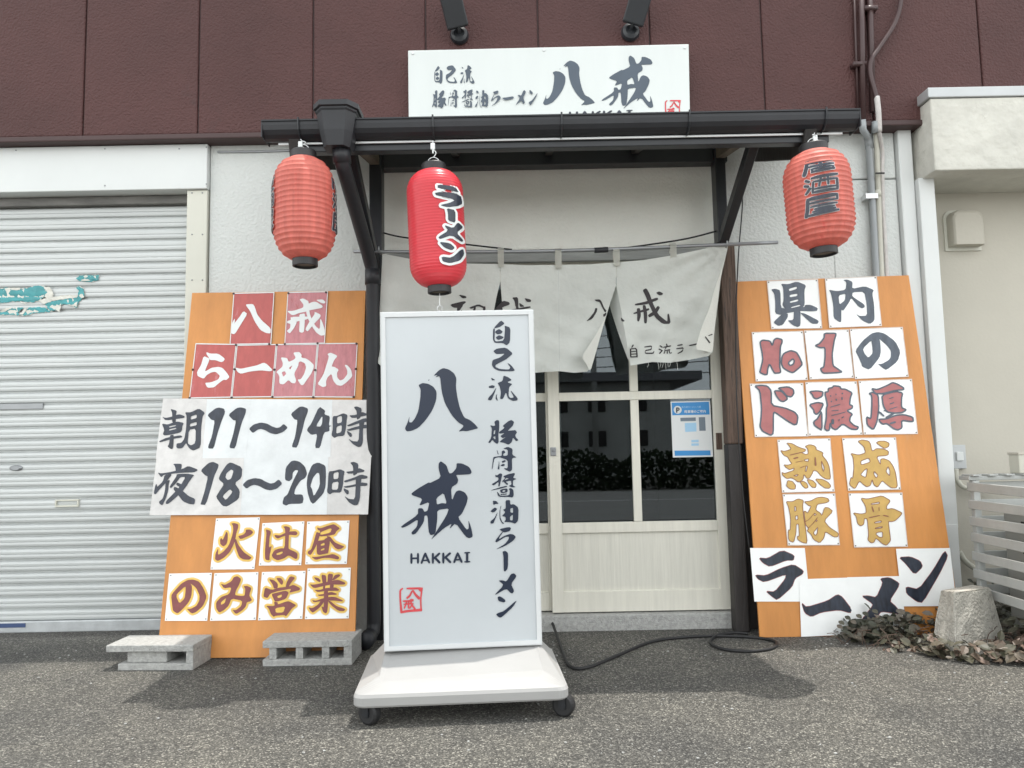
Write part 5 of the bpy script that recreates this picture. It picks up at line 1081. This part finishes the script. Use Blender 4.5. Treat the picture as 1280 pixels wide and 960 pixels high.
# ------------------------------------------------------------------ hollow concrete blocks
def conc_block(label, fl, fr, depth, h, kind):
    a, b = GND(*fl), GND(*fr); x = (b - a); L = x.length; x.normalize(); y = Vector((-x.y, x.x, 0))
    t = thing('concrete_block', label, 'concrete block', a, 'hollow concrete blocks holding the left board')
    bm = BM(); th = .027
    box(bm, (0, 0, 0), (L, depth, th), .003); box(bm, (0 if kind else -.05, -.002, h - th), (L, depth, h), .003)
    box(bm, (.02, depth - .03, th + .0005), (L - .001, depth - .001, h - th - .0005))
    if kind:
        for u0, u1 in ((.026, .056), (.134, .164), (.240, .270), (L - .034, L - .0005)): box(bm, (u0, .0015, th + .0003), (u1, depth - .031, h - th - .0003), .002)
    else:
        box(bm, (L - .03, .0015, th + .0003), (L - .0005, depth - .031, h - th - .0003), .002)
        box(bm, (.030, .014, th + .0003), (L - .115, depth - .031, h - th - .0003), .004)
    M_ = Matrix(((x.x, y.x, 0, a.x), (x.y, y.y, 0, a.y), (0, 0, 1, 0), (0, 0, 0, 1)))
    bm.transform(M_); obj('block_body', bm, MT['concrete'], t)
    return t
conc_block('pale hollow concrete block with one hole, in front of the shutter at the board corner', (147, 838.5), (241, 838), .17, .10, 0)
conc_block('pale hollow concrete block with three holes, under the lower brown-lettered sheets', (328, 833.5), (440, 831.5), .19, .10, 1)
# old concrete stop
a, b, c, d = GND(1168, 803), GND(1196, 806), GND(1254, 803), None
base = [GND(1164, 808), GND(1195, 818), GND(1258, 803)]; base.append(base[2] + Vector((-.09, .10, 0)))
tp = [P(1176, 738, base[0].y + .01), P(1193, 740, base[1].y + .035), P(1238, 735, base[2].y + .005), P(1216, 731, base[3].y - .01)]
bm = BM(); hexa(bm, base, tp, .006, 2)
bmesh.ops.subdivide_edges(bm, edges=bm.edges[:], cuts=3, use_grid_fill=True)
for v in bm.verts: v.co += Vector((rnd.uniform(-1, 1), rnd.uniform(-1, 1), rnd.uniform(-1, 1))) * .0022
tag(obj('concrete_stop', bm, MT['concrete_old']), 'rough tapered old concrete stop among creeping leaves by the right board', 'concrete stop')

# ------------------------------------------------------------------ creeping plants
def leaf(bm, c, s, dirv, nrm):
    u = dirv.normalized(); n = nrm.normalized(); w_ = n.cross(u).normalized()
    prof = ((0, 0), (.25, .30), (.55, .36), (.85, .18), (1, 0))
    L_, R_, Mi = [], [], []
    for t, ww in prof:
        mid = c + u * (t * s) - n * (s * .18 * t * t); Mi.append(bm.verts.new(mid))
        if ww: L_.append(bm.verts.new(mid + w_ * ww * s + n * s * .07)); R_.append(bm.verts.new(mid - w_ * ww * s + n * s * .07))
    bm.faces.new((Mi[0], Mi[1], L_[0])); bm.faces.new((Mi[0], R_[0], Mi[1]))
    for k in (0, 1):
        bm.faces.new((Mi[k + 1], Mi[k + 2], L_[k + 1], L_[k])); bm.faces.new((Mi[k + 1], R_[k], R_[k + 1], Mi[k + 2]))
    bm.faces.new((Mi[3], Mi[4], L_[2])); bm.faces.new((Mi[3], R_[2], Mi[4]))
bm = BM(); rl = random.Random(11)
def clump(px0, px1, yf, hmax, n, smin=.026, smax=.052):
    for _ in range(n):
        px = rl.uniform(px0, px1); py = yf(px) 
        lo, hi, hm = py; y = rl.uniform(lo, hi); p = GND(px, y); p.z = rl.uniform(.0, hm) * (1 - .3 * rl.random()) + .006
        if base[0].x - .02 < p.x < base[2].x + .0 and base[1].y - .01 < p.y < base[3].y + .02: continue
        if p.y > 3.5 and p.x < xp1: continue
        d = Vector((rl.uniform(-1, 1), rl.uniform(-1.1, .5), rl.uniform(-.6, .5))); nn = Vector((rl.uniform(-.6, .6), rl.uniform(-1.0, .2), 1))
        leaf(bm, p, rl.uniform(smin, smax), d, nn - d.normalized() * nn.dot(d.normalized()))
clump(1040, 1072, lambda x: (788, 800, .03 + .11 * (x - 1040) / 32 * .6), .1, 60)
clump(1065, 1178, lambda x: (788, 806, .11 * min(1, (x - 1050) / 40)), .1, 430)
clump(1240, 1330, lambda x: (770, 812, .14), .1, 260)
clump(1205, 1330, lambda x: (763, 780, .22), .1, 260)
for (px, py, z) in ((1048, 776, .07), (1056, 770, .085), (1046, 781, .04), (1063, 775, .09), (1052, 783, .05), (1070, 768, .10), (1078, 765, .11), (1090, 762, .12)):
    p = P(px, py, 3.38); leaf(bm, p, .032, Vector((.3, -.6, -.2)), Vector((-.1, -.8, .7)))
tag(obj('creeping_plant', bm, MT['leaf']), 'low dark creeper leaves along the foot of the right board', 'ground cover', kind='stuff')
bm = BM()
clump(1105, 1200, lambda x: (800, 814 + (x - 1100) * .05, .04), .1, 110)
clump(1160, 1290, lambda x: (807 - (x - 1160) * .05, 824 + (x - 1160) * .08, .06), .1, 470)
tag(obj('creeping_plant', bm, MT['leaf_red']), 'reddish creeper leaves spreading on the asphalt before the concrete stop', 'ground cover', kind='stuff')
bm = BM(); rt_ = random.Random(5)
for _ in range(70):
    px = rt_.uniform(1050, 1280); p = GND(px, rt_.uniform(792, 815)); q = p + Vector((rt_.uniform(-.12, .12), rt_.uniform(-.08, .05), rt_.uniform(.0, .09)))
    tube(bm, [p, (p + q) / 2 + Vector((0, 0, .02)), q], .0018, 4, smooth=3)
tag(obj('creeper_stem', bm, MT['oldwood']), 'thin brown stems of the creeper', 'ground cover', kind='stuff')

# grit and dry scraps on the asphalt
bm = BM(); rg_ = random.Random(21)
for _ in range(260):
    p = GND(rg_.uniform(-20, 1300), rg_.choice((rg_.uniform(790, 830), rg_.uniform(800, 955)))); r_ = rg_.uniform(.0015, .0045)
    if p.y > 3.5: continue
    q = bmesh.ops.create_icosphere(bm, subdivisions=1, radius=r_); 
    for v in q['verts']: v.co = Vector((v.co.x * rg_.uniform(.8, 1.6), v.co.y, v.co.z * .7)) + p + Vector((0, 0, r_ * .5))
tag(obj('grit', bm, MT['concrete']), 'small pale grit scattered over the asphalt', 'grit', kind='stuff')
# ------------------------------------------------------------------ lattice cover and outdoor unit
fx0 = P(1216, 620, 3.42).x; fx1 = fx0 + .95; fyf, fyb = 2.72, 3.45; ztop = P(1216, 597, 3.42).z
cov = thing('lattice_cover', 'white slatted wooden cover around the outdoor unit by the beige wall', 'lattice cover', (fx0, fyf, 0))
bm = BM(); box(bm, (fx0 - .012, fyb - .03, ztop - .012), (fx1, fyb + .05, ztop + .006), .003)
for k in range(9): box(bm, (fx0 - .004 + k * .075, fyb - .05, ztop + .0065), (fx0 + .035 + k * .075, fyb + .04, ztop + .014), .002)
obj('cover_top', bm, MT['fence'], cov)
for i_, py in enumerate((607, 629, 650, 670, 694, 716, 737)):
    z = P(1216, py, 3.42).z
    if z < .03: break
    tl = .004 * (i_ % 3 - 1)
    bm = BM(); hexa(bm, [(fx0 - .006, fyf, z - .030 + tl), (fx0 + .004, fyf, z - .030 + tl), (fx0 + .004, fyb, z - .026), (fx0 - .006, fyb, z - .026)], [(fx0 - .006, fyf, z + .010 + tl), (fx0 + .004, fyf, z + .010 + tl), (fx0 + .004, fyb, z + .014), (fx0 - .006, fyb, z + .014)], .002, 1); obj('slat', bm, MT['fence'], cov)
    bm = BM(); box(bm, (fx0 + .035, fyb + .001, z - .026), (fx1, fyb + .011, z + .014), .002); obj('rear_slat', bm, MT['fence'], cov)
for x, y in ((fx0 + .005, fyb - .031), (fx0 + .005, fyf + .02), (fx1 - .03, fyb - .031)):
    bm = BM(); box(bm, (x, y, 0), (x + .03, y + .03, ztop - .013), .003); obj('corner_post', bm, MT['fence'], cov)
un = thing('outdoor_unit', 'grey outdoor air unit with a dark grille behind the white slats', 'air conditioner', (fx0 + .4, 3.1, 0))
bm = BM(); box(bm, (fx0 + .09, 2.80, .05), (fx0 + .42, 3.36, ztop - .12), .01); obj('casing', bm, MT['acunit'], un)
bm = BM()
for i in range(3):
    for j in range(5): box(bm, (fx0 + .0865, 2.95 + i * .11, .12 + j * .085), (fx0 + .0895, 3.02 + i * .11, .17 + j * .085))
obj('grille', bm, MT['dark_in'], un)
for yy_ in (2.88, 3.26):
    bm = BM(); box(bm, (fx0 + .10, yy_ - .03, 0), (fx0 + .41, yy_ + .03, .049), .004); obj('foot', bm, MT['concrete'], un)
bm = BM(); a = P(1268, 598, 3.46); b = P(1292, 568, 3.46); box(bm, (a.x, 3.42, ztop + .0145), (b.x, 3.49, b.z), .004)
bx_ = thing('wooden_crate', 'small beige box end standing on the lattice cover at the picture edge', 'box', (a.x, 3.46, ztop)); obj('crate_side', bm, MT['pvcbeige'], bx_)
bm = BM(); box(bm, (a.x - .003, 3.417, b.z), (b.x + .003, 3.493, b.z + .012), .002); obj('crate_lid', bm, MT['beige'], bx_)

# ------------------------------------------------------------------ parking notice on the door glass
ny = y1 + .0135; npl = YP(ny)
no_ = thing('parking_notice', 'blue and white parking notice poster stuck on the right door glass', 'poster', P(864, 537, ny))
K = lambda x, y: (830 + x / 11.3, 495 + y / 11.3)
def nq(pts, off, m, nm, par=None, label=None):
    bm = BM(); bm.faces.new([bm.verts.new(npl(*K(x, y), off)) for x, y in pts]); return obj(nm, bm, MT[m], par or no_, label)
bm = BM(); slab(bm, [npl(*K(x, y)) for x, y in ((125, 868), (692, 858), (650, 68), (92, 80))], (0, -1, 0), .001); obj('poster_sheet', bm, MT['pale'], no_)
nq(((108, 95), (634, 82), (645, 262), (118, 272)), .0016, 'blue', 'blue_header'); nq(((148, 772), (655, 768), (660, 838), (152, 845)), .0016, 'blue', 'blue_footer')
nq(((230, 308), (448, 302), (450, 352), (234, 358)), .0016, 'slate', 'map_block'); nq(((490, 300), (580, 298), (590, 490), (500, 492)), .0016, 'slate', 'map_block')
nq(((292, 382), (455, 376), (460, 500), (300, 508)), .0016, 'sky', 'map_block'); nq(((385, 622), (488, 618), (490, 652), (388, 656)), .0016, 'sky', 'map_block'); nq(((385, 670), (490, 668), (492, 700), (388, 704)), .0016, 'sky', 'map_block')
bm = BM(); c = npl(*K(193, 195), .0022); bm.faces.new([bm.verts.new(c + Vector((.0195 * math.cos(k * math.pi / 14), 0, .0195 * math.sin(k * math.pi / 14)))) for k in range(28)]); obj('round_badge', bm, MT['signwhite'], no_)
put([glyph(830, 495, 11.3, "s 180 165 20 180 232 20/s 178 170 18 205 170 18 216 184 18 206 200 18 180 202 16")], npl, .0028, MT['ink'], no_, label='letter P')
def textmesh(body, x0, x1, ypx, pl_, off, m, par, bold=.02):
    cu = bpy.data.curves.new('lettering', 'FONT'); cu.body = body; cu.offset = bold; cu.resolution_u = 2
    to = bpy.data.objects.new('lettering', cu); link(to); bpy.context.view_layer.update()
    me = bpy.data.meshes.new_from_object(to.evaluated_get(bpy.context.evaluated_depsgraph_get()))
    bpy.data.objects.remove(to)
    xs = [v.co.x for v in me.vertices]; k = (x1 - x0) / (max(xs) - min(xs))
    for v in me.vertices: v.co = pl_(x0 + (v.co.x - min(xs)) * k, ypx - v.co.y * k - .017 * (v.co.x - min(xs)) * k, off)
    me.materials.clear(); me.materials.append(m)
    o = bpy.data.objects.new('lettering', me); link(o); o.parent = par; o.matrix_parent_inverse = Matrix.Translation(-Vector(par.location)); return o
textmesh('駐車場のご案内', *[830 + v / 11.3 for v in (288, 590)], 495 + 238 / 11.3, npl, .0022, MT['pale'], no_)
textmesh('自己流ラーメン 八戒', *[830 + v / 11.3 for v in (250, 520)], 495 + 168 / 11.3, npl, .0022, MT['sky'], no_, .01)

# ------------------------------------------------------------------ across the road (seen in the door glass)
rh = random.Random(3)
bm = BM()
for _ in range(9000):
    x = rh.uniform(-9, 9); z = rh.uniform(.03, .78 + .10 * math.sin(x * 2.1) + .06 * math.sin(x * 5.3)); y = -7.9 - rh.uniform(0, .7)
    leaf(bm, Vector((x, y, z)), rh.uniform(.06, .12), Vector((rh.uniform(-1, 1), rh.uniform(-.6, 1), rh.uniform(-1, .6))), Vector((rh.uniform(-.5, .5), 1, rh.uniform(0, 1))))
tag(obj('roadside_hedge', bm, MT['leafroad']), 'dark clipped hedge across the road, mirrored in the door glass', 'hedge')
ho = thing('opposite_house', 'low pale house across the road, mirrored in the left door pane', 'house', (2.6, -15, 0))
bm = BM(); box(bm, (.6, -20, 0), (4.6, -14.5, 2.75)); obj('wall', bm, MT['house'], ho)
bm = BM(); slab(bm, [(.0, -20.5, 2.75), (5.4, -20.5, 2.75), (5.4, -13.9, 2.75), (.0, -13.9, 2.75)], (0, 0, 1), .25); obj('roof', bm, MT['tile'], ho)
for x in (1.1, 2.2, 3.4):
    for z in (.9, 1.9):
        bm = BM(); box(bm, (x, -14.49, z), (x + .5, -14.45, z + .45)); obj('window', bm, MT['dark_in'], ho)
sh = thing('opposite_shed', 'low grey shed across the road, mirrored in the right door pane', 'shed', (-3, -18, 0))
bm = BM(); box(bm, (-6, -22, 0), (-.2, -17, 1.8)); obj('wall', bm, MT['house'], sh)
bm = BM(); slab(bm, [(-6.4, -22.4, 1.8), (.1, -22.4, 1.8), (.1, -16.5, 1.8), (-6.4, -16.5, 1.8)], (0, 0, 1), .18); obj('roof', bm, MT['tile'], sh)
up = thing('utility_pole', 'grey utility pole across the road, mirrored in the door glass', 'utility pole', (2.34, -14.0, 0))
bm = BM(); tube(bm, [(2.34, -14.0, 0), (2.34, -14.0, 8)], .085, 12); obj('pole', bm, MT['concrete'], up, smooth=True)
bm = BM(); box(bm, (1.5, -14.06, 6.9), (3.1, -13.94, 7.0)); box(bm, (1.7, -14.06, 6.2), (2.9, -13.94, 6.28)); obj('cross_arm', bm, MT['steel'], up)
for i, z in enumerate((3.9, 4.35, 4.8, 5.2, 5.75, 6.3)):
    bm = BM(); tube(bm, [(-22, -26, z + 1.1), (-8, -26, z + .1 - .1 * (i % 2)), (4, -26, z + .1), (14, -26, z + .5 + .1 * i), (26, -26, z + 1.5)], .022, 5, smooth=6)
    tag(obj('overhead_wire', bm, MT['wire']), 'black overhead wire across the road, mirrored in the door glass', 'wire', 'overhead wires across the road')
